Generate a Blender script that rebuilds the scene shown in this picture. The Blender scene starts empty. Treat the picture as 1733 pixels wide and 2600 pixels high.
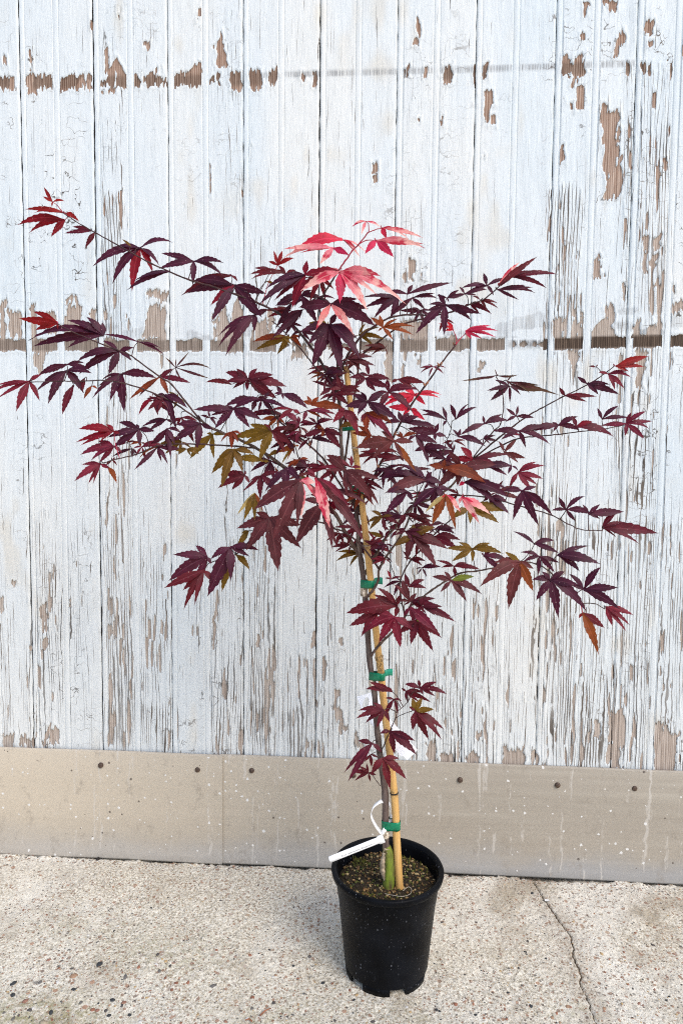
import bpy, bmesh, math, random
import numpy as np
from mathutils import Vector, Matrix

random.seed(7)
rng = np.random.default_rng(7)
scene = bpy.context.scene
COL = scene.collection

# ------------------------------------------------------------------ camera
PW, PH = 1733, 2600                      # photograph size in pixels
FPX, YAW, PITCH, ROLL, SH = 1770.0, -0.06147, 0.06761, 0.0092, -30.0
CAM = np.array([0.0, -1.63, 1.00656])


def rot(v):
    x, f, u = v
    c, s = math.cos(ROLL), math.sin(ROLL)
    x, u = c * x - s * u, s * x + c * u
    c, s = math.cos(PITCH), math.sin(PITCH)
    f, u = c * f + s * u, -s * f + c * u
    c, s = math.cos(YAW), math.sin(YAW)
    x, f = c * x + s * f, -s * x + c * f
    return np.array([x, f, u])


RGT, FWD, UPV = rot((1, 0, 0)), rot((0, 1, 0)), rot((0, 0, 1))


def ray(px, py):
    return FWD + RGT * ((px - PW / 2) / FPX) - UPV * ((py - PH / 2 - SH) / FPX)


def at_y(px, py, y=.0115):                 # pixel -> point on an upright plane parallel to the wall
    d = ray(px, py)
    return CAM + d * ((y - CAM[1]) / d[1])


def at_z(px, py, z=0.0):                 # pixel -> point on a level plane
    d = ray(px, py)
    return CAM + d * ((z - CAM[2]) / d[2])


def to_px(p):
    v = np.asarray(p) - CAM
    k = v @ FWD
    return PW / 2 + FPX * (v @ RGT) / k, PH / 2 + SH - FPX * (v @ UPV) / k


cd = bpy.data.cameras.new('camera')
cam = bpy.data.objects.new('camera', cd)
COL.objects.link(cam)
cd.sensor_fit = 'VERTICAL'
cd.sensor_height = 36.0
cd.lens = 36.0 * FPX / PH
cd.shift_y = SH / PH
cd.clip_start, cd.clip_end = 0.05, 200
M = Matrix((RGT, UPV, -FWD)).transposed().to_4x4()
M.translation = CAM
cam.matrix_world = M
scene.camera = cam

# ------------------------------------------------------------------ sky, sun, exposure
SUN_DIR = Vector((0.50, -0.62, 0.80)).normalized()       # towards the sun
world = bpy.data.worlds.new('World')
scene.world = world
world.use_nodes = True
wn, wl = world.node_tree.nodes, world.node_tree.links
sky = wn.new('ShaderNodeTexSky')
sky.sky_type = 'NISHITA'
sky.sun_disc = False
sky.sun_elevation = math.asin(SUN_DIR.z)
sky.sun_rotation = math.atan2(SUN_DIR.x, SUN_DIR.y)
sky.air_density, sky.dust_density, sky.ozone_density = 1.0, 2.0, 1.0
wl.new(sky.outputs[0], wn['Background'].inputs[0])
wn['Background'].inputs[1].default_value = 0.15
sd = bpy.data.lights.new('sun', 'SUN')
sd.energy, sd.angle, sd.color = 1.1, math.radians(24), (1.0, 0.96, 0.91)
sun = bpy.data.objects.new('sun', sd)
COL.objects.link(sun)
sun.rotation_euler = SUN_DIR.to_track_quat('Z', 'Y').to_euler()
sun.location = (2, -4, 5)
scene.view_settings.view_transform = 'Standard'
scene.view_settings.look = 'None'
scene.view_settings.exposure = 0.54
scene.view_settings.gamma = 1.0
scene.view_settings.use_curve_mapping = False
scene.render.engine = 'CYCLES'
scene.cycles.max_bounces = 5
scene.cycles.diffuse_bounces = 3
scene.cycles.glossy_bounces = 2
scene.cycles.filter_width = 1.1
scene.cycles.use_denoising = False
scene.cycles.use_adaptive_sampling = False
scene.cycles.sample_clamp_indirect = 4.0


# ------------------------------------------------------------------ helpers
def link(name, me, mats=None, parent=None, label=None, cat=None, group=None, kind=None):
    o = bpy.data.objects.new(name, me)
    COL.objects.link(o)
    if me is not None and mats:
        if not isinstance(mats, (list, tuple)):
            mats = [mats]
        if not me.materials:
            for m in mats:
                me.materials.append(m)
    if parent is not None:
        o.parent = parent
    for k, v in (('label', label), ('category', cat), ('group', group), ('kind', kind)):
        if v:
            o[k] = v
    return o


def mesh(name, verts, faces, smooth=True):
    me = bpy.data.meshes.new(name)
    me.from_pydata([tuple(v) for v in verts], [], [tuple(f) for f in faces])
    if smooth:
        me.shade_smooth()
    me.update()
    return me


def grid_mesh(name, P, attrs=None, smooth=True):
    """P: (nu, nv, 3) array -> quad grid, built with numpy."""
    nu, nv = P.shape[:2]
    me = bpy.data.meshes.new(name)
    idx = np.arange(nu * nv).reshape(nu, nv)
    q = np.stack([idx[:-1, :-1], idx[1:, :-1], idx[1:, 1:], idx[:-1, 1:]], -1).reshape(-1)
    nf = (nu - 1) * (nv - 1)
    me.vertices.add(nu * nv)
    me.vertices.foreach_set('co', P.reshape(-1).astype(np.float32))
    me.loops.add(nf * 4)
    me.loops.foreach_set('vertex_index', q.astype(np.int32))
    me.polygons.add(nf)
    me.polygons.foreach_set('loop_start', np.arange(0, nf * 4, 4, dtype=np.int32))
    me.polygons.foreach_set('use_smooth', np.full(nf, smooth))
    for k, a in (attrs or {}).items():
        at = me.attributes.new(k, 'FLOAT', 'POINT')
        at.data.foreach_set('value', a.reshape(-1).astype(np.float32))
    me.update(calc_edges=True)
    return me


def merge(parts):
    V, F = [], []
    for v, f in parts:
        n = len(V)
        V += list(v)
        F += [tuple(i + n for i in g) for g in f]
    return V, F


def catmull(pts, n=6):
    pts = [np.asarray(p, float) for p in pts]
    if len(pts) < 3:
        return [pts[0] + (pts[-1] - pts[0]) * t for t in np.linspace(0, 1, n + 1)]
    out = []
    P = [2 * pts[0] - pts[1]] + pts + [2 * pts[-1] - pts[-2]]
    for i in range(1, len(P) - 2):
        a, b, c, d = P[i - 1:i + 3]
        for t in np.linspace(0, 1, n, endpoint=False):
            out.append(.5 * (2 * b + (c - a) * t + (2 * a - 5 * b + 4 * c - d) * t * t + (3 * b - a - 3 * c + d) * t ** 3))
    out.append(pts[-1])
    return out


def tube(pts, rad, sides=8, cap=True, bump=0.0):
    pts = [np.asarray(p, float) for p in pts]
    n = len(pts)
    V, F = [], []
    ref = np.array([0.13, 1.0, 0.21])
    for i, p in enumerate(pts):
        t = pts[min(i + 1, n - 1)] - pts[max(i - 1, 0)]
        t = t / (np.linalg.norm(t) + 1e-12)
        a = np.cross(t, ref)
        if np.linalg.norm(a) < 1e-3:
            a = np.cross(t, np.array([1.0, 0, 0]))
        a /= np.linalg.norm(a)
        b = np.cross(t, a)
        r = rad[i] if hasattr(rad, '__len__') else rad
        for k in range(sides):
            an = 2 * math.pi * k / sides
            rr = r * (1 + bump * random.uniform(-1, 1))
            V.append(p + (a * math.cos(an) + b * math.sin(an)) * rr)
    for i in range(n - 1):
        for k in range(sides):
            k2 = (k + 1) % sides
            F.append((i * sides + k, i * sides + k2, (i + 1) * sides + k2, (i + 1) * sides + k))
    if cap:
        F.append(tuple(range(sides - 1, -1, -1)))
        F.append(tuple((n - 1) * sides + k for k in range(sides)))
    return V, F


def lathe(profile, segs=64, a0=0.0, a1=2 * math.pi, closed=False):
    """profile: list of (r, z); a full turn or an arc."""
    full = abs(a1 - a0 - 2 * math.pi) < 1e-6
    m = segs if full else segs + 1
    V, F = [], []
    for i in range(m):
        a = a0 + (a1 - a0) * i / segs
        for r, z in profile:
            V.append((r * math.cos(a), r * math.sin(a), z))
    n = len(profile)
    for i in range(segs):
        j = (i + 1) % m
        for k in range(n if closed else n - 1):
            k2 = (k + 1) % n
            F.append((i * n + k, j * n + k, j * n + k2, i * n + k2))
    if closed and not full:
        F.append(tuple(range(n - 1, -1, -1)))
        F.append(tuple((m - 1) * n + k for k in range(n)))
    return V, F


def vnoise(x, y, seed=0):
    """Smooth value noise in 0..1 for arrays."""
    x, y = np.broadcast_arrays(np.asarray(x, float), np.asarray(y, float))
    xi, yi = np.floor(x).astype(np.int64), np.floor(y).astype(np.int64)
    fx, fy = x - xi, y - yi
    fx, fy = fx * fx * (3 - 2 * fx), fy * fy * (3 - 2 * fy)

    def h(i, j):
        n = (i * 374761393 + j * 668265263 + seed * 974634777) & 0x7fffffff
        n = ((n ^ (n >> 13)) * 1274126177) & 0x7fffffff
        return ((n ^ (n >> 16)) & 0xffff) / 65535.0
    return (h(xi, yi) * (1 - fx) + h(xi + 1, yi) * fx) * (1 - fy) + (h(xi, yi + 1) * (1 - fx) + h(xi + 1, yi + 1) * fx) * fy


def sstep(a, b, x):
    t = np.clip((x - a) / (b - a), 0, 1)
    return t * t * (3 - 2 * t)


# ------------------------------------------------------------------ materials
class NT:
    """Tiny node-tree builder."""

    def __init__(s, name):
        s.m = bpy.data.materials.new(name)
        s.m.use_nodes = True
        s.t = s.m.node_tree
        s.bsdf = s.t.nodes['Principled BSDF']
        s.out = s.t.nodes['Material Output']

    def n(s, typ, ins=None, **props):
        nd = s.t.nodes.new('ShaderNode' + typ)
        for k, v in props.items():
            setattr(nd, k, v)
        for k, v in (ins or {}).items():
            s.put(nd.inputs[k], v)
        return nd

    def put(s, sock, v):
        if isinstance(v, bpy.types.NodeSocket):
            s.t.links.new(v, sock)
        elif isinstance(v, bpy.types.Node):
            s.t.links.new(v.outputs[0], sock)
        else:
            if isinstance(v, (tuple, list)) and len(v) == 3 and sock.type == 'RGBA':
                v = (*v, 1)
            sock.default_value = v

    def math(s, op, a, b=0.0, c=None, clamp=False):
        nd = s.n('Math', operation=op, use_clamp=clamp)
        s.put(nd.inputs[0], a)
        s.put(nd.inputs[1], b)
        if c is not None:
            s.put(nd.inputs[2], c)
        return nd.outputs[0]

    def mix(s, f, a, b, blend='MIX'):
        nd = s.n('Mix', data_type='RGBA', blend_type=blend)
        s.put(nd.inputs[0], f)
        s.put(nd.inputs[6], a)
        s.put(nd.inputs[7], b)
        return nd.outputs[2]

    def attr(s, name):
        return s.n('Attribute', attribute_name=name).outputs['Fac']

    def coord(s, sx=1, sy=1, sz=1, kind='Object'):
        tc = s.n('TexCoord').outputs[kind]
        mp = s.n('Mapping', {'Vector': tc, 'Scale': (sx, sy, sz)})
        return mp.outputs[0]

    def noise(s, vec, scale, detail=3, rough=.55, dist=0.0):
        return s.n('TexNoise', {'Vector': vec, 'Scale': scale, 'Detail': detail, 'Roughness': rough, 'Distortion': dist}).outputs[0]

    def vor(s, vec, scale, feature='F1', out='Distance', rnd=1.0):
        return s.n('TexVoronoi', {'Vector': vec, 'Scale': scale, 'Randomness': rnd}, feature=feature).outputs[out]

    def rng(s, v, a, b, c=0.0, d=1.0, smooth=True):
        nd = s.n('MapRange', {'Value': v, 'From Min': a, 'From Max': b, 'To Min': c, 'To Max': d},
                 interpolation_type='SMOOTHSTEP' if smooth else 'LINEAR')
        return nd.outputs[0]

    def ramp(s, f, stops):
        nd = s.n('ValToRGB')
        s.put(nd.inputs[0], f)
        e = nd.color_ramp.elements
        while len(e) < len(stops):
            e.new(.5)
        for k, (p, c) in enumerate(stops):
            e[k].position = p
            e[k].color = (*c, 1)
        return nd.outputs[0]

    def bump(s, h, strength=.5, dist=.001):
        nd = s.n('Bump', {'Height': h, 'Strength': strength, 'Distance': dist})
        s.put(s.bsdf.inputs['Normal'], nd.outputs[0])
        return nd

    def set(s, **kw):
        for k, v in kw.items():
            s.put(s.bsdf.inputs[{'color': 'Base Color', 'rough': 'Roughness', 'spec': 'Specular IOR Level', 'metal': 'Metallic'}[k]], v)
        return s.m


def mat_paint():
    t = NT('peeling_white_paint')
    peel, wear, stain, smear, plate = (t.attr(a) for a in ('peel', 'wear', 'stain', 'smear', 'plate'))
    tone, big, sel = t.attr('tone'), t.attr('big'), t.attr('sel')
    c0 = t.n('TexCoord').outputs['Object']
    sep = t.n('SeparateXYZ', {'Vector': c0}).outputs

    def mp(sx, sz, add=None):
        v = t.n('Mapping', {'Vector': c0, 'Scale': (sx, 1, sz)}).outputs[0]
        if add is not None:
            v = t.n('VectorMath', {0: v, 1: add}, operation='ADD').outputs[0]
        return v
    # bare wood: upright growth rings
    rx = t.math('ADD', t.math('MULTIPLY', sep[0], 1350), t.math('MULTIPLY', t.noise(mp(45, 5), 1, 1), 16))
    ring = t.math('ADD', t.math('MULTIPLY', t.math('SINE', rx), .5), .5)
    fib = t.noise(mp(300, 9), 1, 4, .7)
    ringy = t.math('ADD', t.math('MULTIPLY', ring, .20), t.math('MULTIPLY', t.math('SUBTRACT', fib, .17), 1.15))
    wood = t.ramp(ringy, [(.12, (.075, .036, .022)), (.42, (.27, .155, .105)), (.78, (.58, .45, .36))])
    grey = t.ramp(ringy, [(.12, (.13, .105, .085)), (.42, (.38, .32, .27)), (.78, (.64, .58, .52))])
    wood = t.mix(t.math('ADD', t.rng(sep[2], 1.75, 1.2, .0, .75), t.math('MULTIPLY', tone, .25), clamp=True), wood, grey)
    dark = t.ramp(ringy, [(.12, (.018, .011, .008)), (.5, (.075, .05, .035)), (.9, (.24, .175, .13))])
    wood = t.mix(stain, wood, dark)
    # paint film
    paint = t.ramp(big, [(.2, (.620, .688, .725)), (.55, (.675, .722, .742)), (.85, (.715, .735, .725))])
    hair = t.noise(mp(520, 16), 1, 2, .7)
    paint = t.mix(t.rng(hair, .56, .70, 0, .34), paint, (.42, .41, .40))
    paint = t.mix(t.rng(hair, .42, .30, 0, .5), paint, (.86, .87, .88))
    paint = t.mix(t.math('MULTIPLY', t.rng(sep[2], 1.1, .35), .5), paint, (.665, .675, .66))
    paint = t.mix(t.rng(t.attr('blot'), .68, .9, 0, .35), paint, (.60, .52, .39))
    paint = t.mix(t.math('MULTIPLY', t.rng(fib, .35, .6), smear), paint, (.20, .20, .205))
    # long upright checks
    dn = t.n('TexNoise', {'Vector': mp(55, 40), 'Scale': 1.0, 'Detail': 2.0})
    ph = t.math('ADD', t.math('MULTIPLY', sep[0], 135), t.math('MULTIPLY', t.noise(mp(26, 2.0), 1, 2, .5), 5.5))
    ph = t.math('ADD', ph, t.math('MULTIPLY', t.n('SeparateXYZ', {'Vector': dn.outputs[1]}).outputs[0], .55))
    ld = t.math('MULTIPLY', t.math('ABSOLUTE', t.math('SUBTRACT', t.math('FRACT', ph), .5)), 2.0)
    th = t.math('MULTIPLY', t.math('SUBTRACT', t.math('ADD', t.noise(mp(110, 8), 1, 2, .6), t.math('MULTIPLY', wear, .46)), .635), 1.6)
    crv = t.math('SUBTRACT', 1.0, t.n('MapRange', {'Value': ld, 'From Min': t.math('MULTIPLY', th, .45), 'From Max': t.math('MAXIMUM', th, .001)}, interpolation_type='SMOOTHSTEP').outputs[0])
    # cross cracks of the old film
    n3 = t.math('ABSOLUTE', t.math('SUBTRACT', t.noise(mp(16, 42, dn.outputs[1]), 1, 0), .5))
    cx = t.math('MAXIMUM', t.math('MULTIPLY', t.attr('cross'), t.rng(sel, .5, .60)), t.math('MULTIPLY', plate, t.rng(sel, .46, .56)))
    cr3 = t.math('MULTIPLY', t.math('SUBTRACT', 1.0, t.rng(n3, .003, .014)), cx)
    cr = t.math('MAXIMUM', crv, cr3)
    fl = t.n('TexVoronoi', {'Vector': mp(70, 15, dn.outputs[1]), 'Scale': 1.0, 'Randomness': 1.0})
    flh = t.n('SeparateXYZ', {'Vector': fl.outputs['Color']}).outputs[0]
    # the flake edge
    pk = t.rng(t.math('ADD', peel, t.math('MULTIPLY', t.math('SUBTRACT', fib, .5), .45)), .42, .58)
    worn = t.math('MULTIPLY', t.rng(t.math('ADD', fib, t.math('MULTIPLY', wear, .30)), .82, .96), t.rng(wear, .4, .85))
    pk = t.math('MAXIMUM', pk, t.math('MULTIPLY', worn, .62))
    crk = t.math('MULTIPLY', cr, t.math('SUBTRACT', 1.0, pk))
    col = t.mix(pk, paint, wood)
    rim_shade = t.math('MULTIPLY', t.math('MULTIPLY', pk, t.math('SUBTRACT', 1.0, pk)), 4.0)
    col = t.mix(t.math('MULTIPLY', rim_shade, .55), col, (.10, .075, .055))  # painted shadow rim, mixed with grime, round each paint flake
    col = t.mix(t.math('MULTIPLY', crk, t.rng(sel, .2, .7, .65, 1.0)), col, t.mix(tone, (.05, .045, .042), (.20, .16, .125)))
    h = t.math('ADD', t.math('MULTIPLY', pk, -.7), t.math('MULTIPLY', t.noise(mp(95, 18), 1, 4, .65), .8))
    h = t.math('ADD', h, t.math('MULTIPLY', t.noise(mp(30, 9), 1, 1), 1.3))
    h = t.math('ADD', h, t.math('MULTIPLY', flh, t.math('ADD', t.math('MULTIPLY', plate, .9), t.math('MULTIPLY', wear, .7))))
    t.bump(h, 1.0, .0019)
    return t.set(color=col, rough=t.rng(pk, 0, 1, .5, .85), spec=.3)


def mat_skirting():
    t = NT('weathered_sheet')
    c = t.coord()
    streak = t.noise(t.coord(2.2, 1, 60), 1, 4, .6)
    cloud = t.noise(t.coord(4, 1, 5), 1, 4)
    col = t.ramp(streak, [(.3, (.335, .295, .24)), (.55, (.375, .335, .275)), (.75, (.42, .38, .315))])
    col = t.mix(t.rng(cloud, .35, .7, 0, .45), col, (.37, .325, .265))
    zk = t.n('SeparateXYZ', {'Vector': c}).outputs[2]
    foot = t.rng(t.math('ADD', zk, t.math('MULTIPLY', t.math('SUBTRACT', t.noise(t.coord(5, 1, 9), 1, 4, .65), .5), .11)), .09, .01)
    col = t.mix(t.math('MULTIPLY', foot, .62), col, (.30, .315, .335))
    xk = t.n('SeparateXYZ', {'Vector': c}).outputs[0]
    col = t.mix(t.math('MULTIPLY', t.rng(xk, .25, -.85, 0, 1, False), t.rng(zk, .02, .15, .35, .8)), col, (.62, .535, .415))  # paler warm tone to the left paints in the stronger light there
    # thin pale run marks
    run = t.noise(t.n('VectorMath', {0: t.coord(75, 1, 5), 1: t.n('TexNoise', {'Vector': t.coord(30, 1, 30), 'Scale': 1.0}).outputs[1]}, operation='ADD').outputs[0], 1, 2)
    col = t.mix(t.rng(run, .62, .72, 0, .5), col, (.62, .585, .53))
    col = t.mix(t.rng(t.noise(t.coord(28, 1, 20), 1, 5, .75), .54, .70, 0, .5), col, (.24, .205, .165))
    scuff = t.rng(t.noise(t.coord(7, 1, 16), 1, 5, .75), .66, .82)
    col = t.mix(t.math('MULTIPLY', scuff, .35), col, (.58, .56, .53))
    # scattered paint specks
    c2 = t.n('VectorMath', {0: c, 1: t.n('VectorMath', {0: t.n('TexNoise', {'Vector': c, 'Scale': 260.0}).outputs[1], 1: (.006, .006, .006)}, operation='MULTIPLY').outputs[0]}, operation='ADD').outputs[0]
    d = t.vor(c2, 75)
    k = t.vor(c2, 75, out='Color')
    ks = t.n('SeparateXYZ', {'Vector': k}).outputs
    size = t.math('MULTIPLY', t.math('POWER', ks[0], 4.0), .26)
    spk = t.math('LESS_THAN', d, size)
    col = t.mix(spk, col, (.74, .73, .70))
    d2 = t.vor(c, 41)
    k2 = t.n('SeparateXYZ', {'Vector': t.vor(c, 41, out='Color')}).outputs
    col = t.mix(t.math('MULTIPLY', t.math('LESS_THAN', d2, t.math('MULTIPLY', t.math('POWER', k2[1], 7.0), .13)), .8), col, (.07, .05, .04))
    t.bump(t.math('ADD', t.math('MULTIPLY', streak, .3), t.math('MULTIPLY', cloud, 1.2)), .35, .002)
    fine = t.noise(c, 420, 3, .7)
    col = t.mix(t.rng(fine, .52, .7, 0, .35), col, (.20, .175, .145))
    col = t.mix(t.rng(fine, .46, .32, 0, .3), col, (.62, .57, .50))
    return t.set(color=col, rough=.62, spec=.3)


def mat_concrete():
    t = NT('worn_concrete')
    c = t.coord()
    a = t.noise(c, 3.0, 5, .6)
    b = t.noise(c, 190, 3, .65)
    f = t.noise(c, 700, 2, .6)
    col = t.ramp(b, [(.32, (.27, .225, .155)), (.46, (.60, .54, .42)), (.60, (.87, .82, .695))])
    col = t.mix(t.rng(f, .5, .72, 0, .75), col, (.72, .70, .66))
    col = t.mix(t.rng(f, .44, .3, 0, .5), col, (.19, .15, .11))
    col = t.mix(t.rng(a, .45, .62, 0, .6), col, (.84, .80, .705))
    col = t.mix(t.rng(t.noise(c, 4.7, 4, .6), .50, .70, 0, .62), col, (.33, .265, .18))
    mo = t.math('MULTIPLY', t.attr('moss'), t.rng(t.noise(c, 60, 4, .7), .38, .66))
    col = t.mix(t.math('MULTIPLY', mo, .75), col, (.235, .22, .07))
    bare = t.rng(t.noise(c, 6.5, 4, .65), .38, .62, -.25, .35)
    # fine aggregate
    for sc, pw, mx, stops in ((85, 2.2, .44, [(0, (.55, .44, .30)), (.25, (.28, .13, .08)), (.5, (.70, .66, .58)), (.7, (.06, .058, .06)), (.85, (.38, .20, .12))]),
                              (125, 1.6, .46, [(0, (.52, .42, .29)), (.22, (.24, .12, .075)), (.45, (.66, .62, .55)), (.62, (.05, .048, .05)), (.8, (.34, .18, .11))]),
                              (190, 1.1, .46, [(0, (.50, .42, .31)), (.3, (.20, .11, .07)), (.52, (.62, .59, .52)), (.74, (.055, .05, .05)), (.9, (.33, .19, .12))]),
                              (330, .8, .42, [(0, (.62, .58, .50)), (.35, (.26, .17, .11)), (.6, (.08, .07, .065)), (.85, (.66, .64, .60))])):
        v = t.n('TexVoronoi', {'Vector': c, 'Scale': sc, 'Randomness': 1.0})
        k = t.n('SeparateXYZ', {'Vector': v.outputs['Color']}).outputs
        m = t.math('LESS_THAN', v.outputs['Distance'], t.math('MULTIPLY', t.math('POWER', k[0], pw), mx))
        m = t.math('MULTIPLY', m, t.math('GREATER_THAN', t.math('ADD', k[1], bare), .52))
        col = t.mix(t.math('MULTIPLY', m, .78), col, t.ramp(k[2], stops))
    cdn = t.math('ABSOLUTE', t.math('ADD', t.attr('cdist'), t.math('MULTIPLY', t.math('SUBTRACT', t.noise(c, 240, 3, .7), .5), .005)))
    cdk = t.math('SUBTRACT', 1.0, t.n('MapRange', {'Value': cdn, 'From Min': .0005, 'From Max': t.rng(t.noise(c, 30, 1), .35, .65, .0011, .0024)}).outputs[0])
    cr = t.math('MAXIMUM', t.attr('crack'), cdk)  # crack attribute carries the painted gap shadow at the wall foot
    col = t.mix(t.rng(cr, .35, .75), col, (.035, .028, .022))
    col = t.mix(t.math('MULTIPLY', t.attr('rust'), t.rng(t.noise(c, 45, 4, .7), .3, .7, .2, .9)), col, (.20, .13, .07))
    t.bump(t.math('ADD', t.math('MULTIPLY', b, 1.0), t.math('MULTIPLY', f, .7)), .9, .0022)
    return t.set(color=col, rough=.9, spec=.2)


def mat_leaf(name, rgb, trans, tipcol=None, tfac=.28, vein=None, blot=None):
    t = NT('leaf_' + name)
    oi = t.n('ObjectInfo').outputs['Random']
    c = t.coord()
    n = t.noise(c, 55, 3, .6)
    col = t.mix(t.rng(n, .35, .7), tuple(v * .72 for v in rgb), tuple(min(v * 1.25, .95) for v in rgb))
    hs = t.n('HueSaturation', {'Color': col, 'Hue': t.rng(oi, 0, 1, .487, .513, False), 'Value': t.rng(oi, 0, 1, .78, 1.25, False), 'Saturation': 1.0}).outputs[0]
    uv = t.n('SeparateXYZ', {'Vector': t.n('UVMap').outputs[0]}).outputs
    if tipcol:
        hs = t.mix(t.math('MULTIPLY', t.rng(t.math('ADD', uv[1], t.math('MULTIPLY', t.math('SUBTRACT', t.noise(c, 30, 3), .5), .9)), .35, .75), .9), hs, tipcol)
    if blot:
        hs = t.mix(t.rng(t.noise(c, 34, 3, .6), .50, .60), hs, blot)
    ab = t.math('ABSOLUTE', t.math('SUBTRACT', uv[0], .5))
    mid = t.math('SUBTRACT', 1.0, t.rng(ab, .015, .06))
    vc = vein or tuple(min(v * 1.9 + .03, .9) for v in rgb)
    hs = t.mix(t.math('MULTIPLY', mid, .55), hs, vc)
    # side veins slant towards the tip
    sv = t.math('ABSOLUTE', t.math('SINE', t.math('MULTIPLY', t.math('SUBTRACT', uv[1], t.math('MULTIPLY', ab, .35)), 44)))
    svm = t.math('SUBTRACT', 1.0, t.rng(sv, .05, .3))
    hs = t.mix(t.math('MULTIPLY', svm, .16), hs, vc)
    # tiny pale nicks
    nick = t.math('GREATER_THAN', t.noise(c, 330, 1), .735)
    hs = t.mix(t.math('MULTIPLY', nick, .55), hs, (.5, .36, .33))
    t.bump(t.math('ADD', t.math('MULTIPLY', mid, -.6), t.math('MULTIPLY', n, .6)), .4, .001)
    t.set(color=hs, rough=.46, spec=.17)
    tr = t.n('BsdfTranslucent', {'Color': t.mix(.25, trans, hs)})
    mx = t.n('MixShader', {0: tfac, 1: t.bsdf.outputs[0], 2: tr.outputs[0]})
    t.t.links.new(mx.outputs[0], t.out.inputs[0])
    return t.m


def mat_simple(name, rgb, rough=.6, spec=.4, var=.25, scale=40, sx=1, sy=1, sz=1, bump=.3, dist=.001, rgb2=None):
    t = NT(name)
    n = t.noise(t.coord(sx, sy, sz), scale, 4, .6)
    col = t.mix(t.rng(n, .3, .7), rgb2 or tuple(v * (1 - var) for v in rgb), tuple(min(v * (1 + var), .95) for v in rgb))
    if bump:
        t.bump(n, bump, dist)
    return t.set(color=col, rough=rough, spec=spec)


def mat_pot():
    t = NT('black_pot_plastic')
    c = t.coord()
    n = t.noise(c, 16, 4)
    col = t.mix(t.rng(n, .35, .7), (.0028, .003, .0038), (.0065, .0075, .0105))
    d = t.vor(t.coord(1, 1, .7), 230)
    k = t.n('SeparateXYZ', {'Vector': t.vor(t.coord(1, 1, .7), 230, out='Color')}).outputs
    sp = t.math('LESS_THAN', d, t.math('MULTIPLY', t.math('POWER', k[0], 3.0), .36))
    dust = t.rng(t.noise(c, 26, 5, .7), .42, .72)
    col = t.mix(t.math('MULTIPLY', t.math('MULTIPLY', sp, dust), .9), col, (.16, .165, .185))
    col = t.mix(t.rng(t.noise(t.coord(60, 60, 12), 3, 4, .7), .60, .85, 0, .35), col, (.10, .105, .115))
    t.bump(t.math('ADD', t.math('MULTIPLY', t.noise(c, 420, 2), .5), n), .3, .0006)
    return t.set(color=col, rough=.42, spec=.07)


def mat_bark():
    t = NT('grey_brown_bark')
    n = t.noise(t.coord(160, 160, 22), 1, 4, .65)
    p = t.noise(t.coord(), 24, 3)
    col = t.ramp(n, [(.25, (.035, .022, .020)), (.5, (.105, .072, .062)), (.78, (.27, .21, .18))])
    col = t.mix(t.rng(p, .5, .75, 0, .5), col, (.18, .145, .125))
    t.bump(n, .7, .0012)
    return t.set(color=col, rough=.75, spec=.25)


def mat_bamboo():
    t = NT('bamboo_cane')
    n = t.noise(t.coord(260, 260, 7), 1, 4, .6)
    p = t.noise(t.coord(), 17, 4, .65)
    col = t.ramp(n, [(.25, (.48, .25, .07)), (.55, (.66, .39, .13)), (.8, (.78, .54, .25))])
    col = t.mix(t.rng(p, .58, .8, 0, .5), col, (.42, .19, .045))
    m = t.attr('node')
    k = t.rng(t.noise(t.coord(1, 1, 1), 260, 4, .75), .42, .6)
    col = t.mix(t.math('MULTIPLY', m, k), col, (.015, .011, .008))
    t.bump(n, .25, .0006)
    return t.set(color=col, rough=.38, spec=.45)


def mat_vcol(name, rough=.8, bump=0.0):
    t = NT(name)
    a = t.n('Attribute', attribute_name='tint').outputs['Color']
    n = t.noise(t.coord(), 600, 3)
    col = t.mix(t.rng(n, .35, .7, 0, .35), a, (.02, .015, .01))
    if bump:
        t.bump(n, bump, .0008)
    return t.set(color=col, rough=rough, spec=.3)


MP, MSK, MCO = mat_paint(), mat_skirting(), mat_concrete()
MPOT, MBARK, MBAM = mat_pot(), mat_bark(), mat_bamboo()
MTWIG = mat_simple('dark_twig_bark', (.048, .017, .016), .55, .35, .5, 90)
MTWIGR = mat_simple('red_young_twig', (.36, .022, .05), .5, .4, .3, 60)
MTWIGG = mat_simple('brown_branch_bark', (.105, .064, .05), .65, .3, .45, 120)
MGREENBARK = mat_simple('green_stem', (.15, .20, .022), .7, .25, .4, 75, 1, 1, .35, .9, .002, (.085, .06, .03))
MCALLUS = mat_simple('pale_callus', (.42, .33, .23), .85, .2, .5, 90, bump=.8, dist=.002)
MTAPE = mat_simple('green_tape', (.0, .165, .075), .32, .5, .35, 70, bump=.5, dist=.0015)
MTAPE2 = mat_simple('thin_green_tape', (.01, .33, .20), .3, .5, .25, 70, bump=.4)
MRESIDUE = mat_simple('pale_wrap', (.60, .53, .43), .9, .2, .5, 220, bump=1, dist=.002, rgb2=(.25, .19, .13))
MTAG = mat_simple('white_tag', (.93, .93, .935), .45, .4, .01, 20, bump=0)
MTAGW = mat_simple('printed_strip', (.84, .84, .83), .5, .4, .03, 20, bump=0)
MINK = mat_simple('black_ink', (.06, .06, .06), .6, .3, .2, 20, bump=0)
MSCREW = mat_simple('rusty_screw', (.075, .045, .03), .6, .5, .6, 300, bump=.6)
MBACK = mat_simple('dark_sheathing', (.05, .045, .04), .9, .1, .3, 30)
MSOIL = mat_simple('dark_soil', (.028, .02, .012), .95, .2, .5, 180, bump=1, dist=.003)
MGRAIN = mat_vcol('soil_grain_mix', .7, .4)
MPEB = mat_vcol('aggregate_stone', .7, .3)
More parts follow.
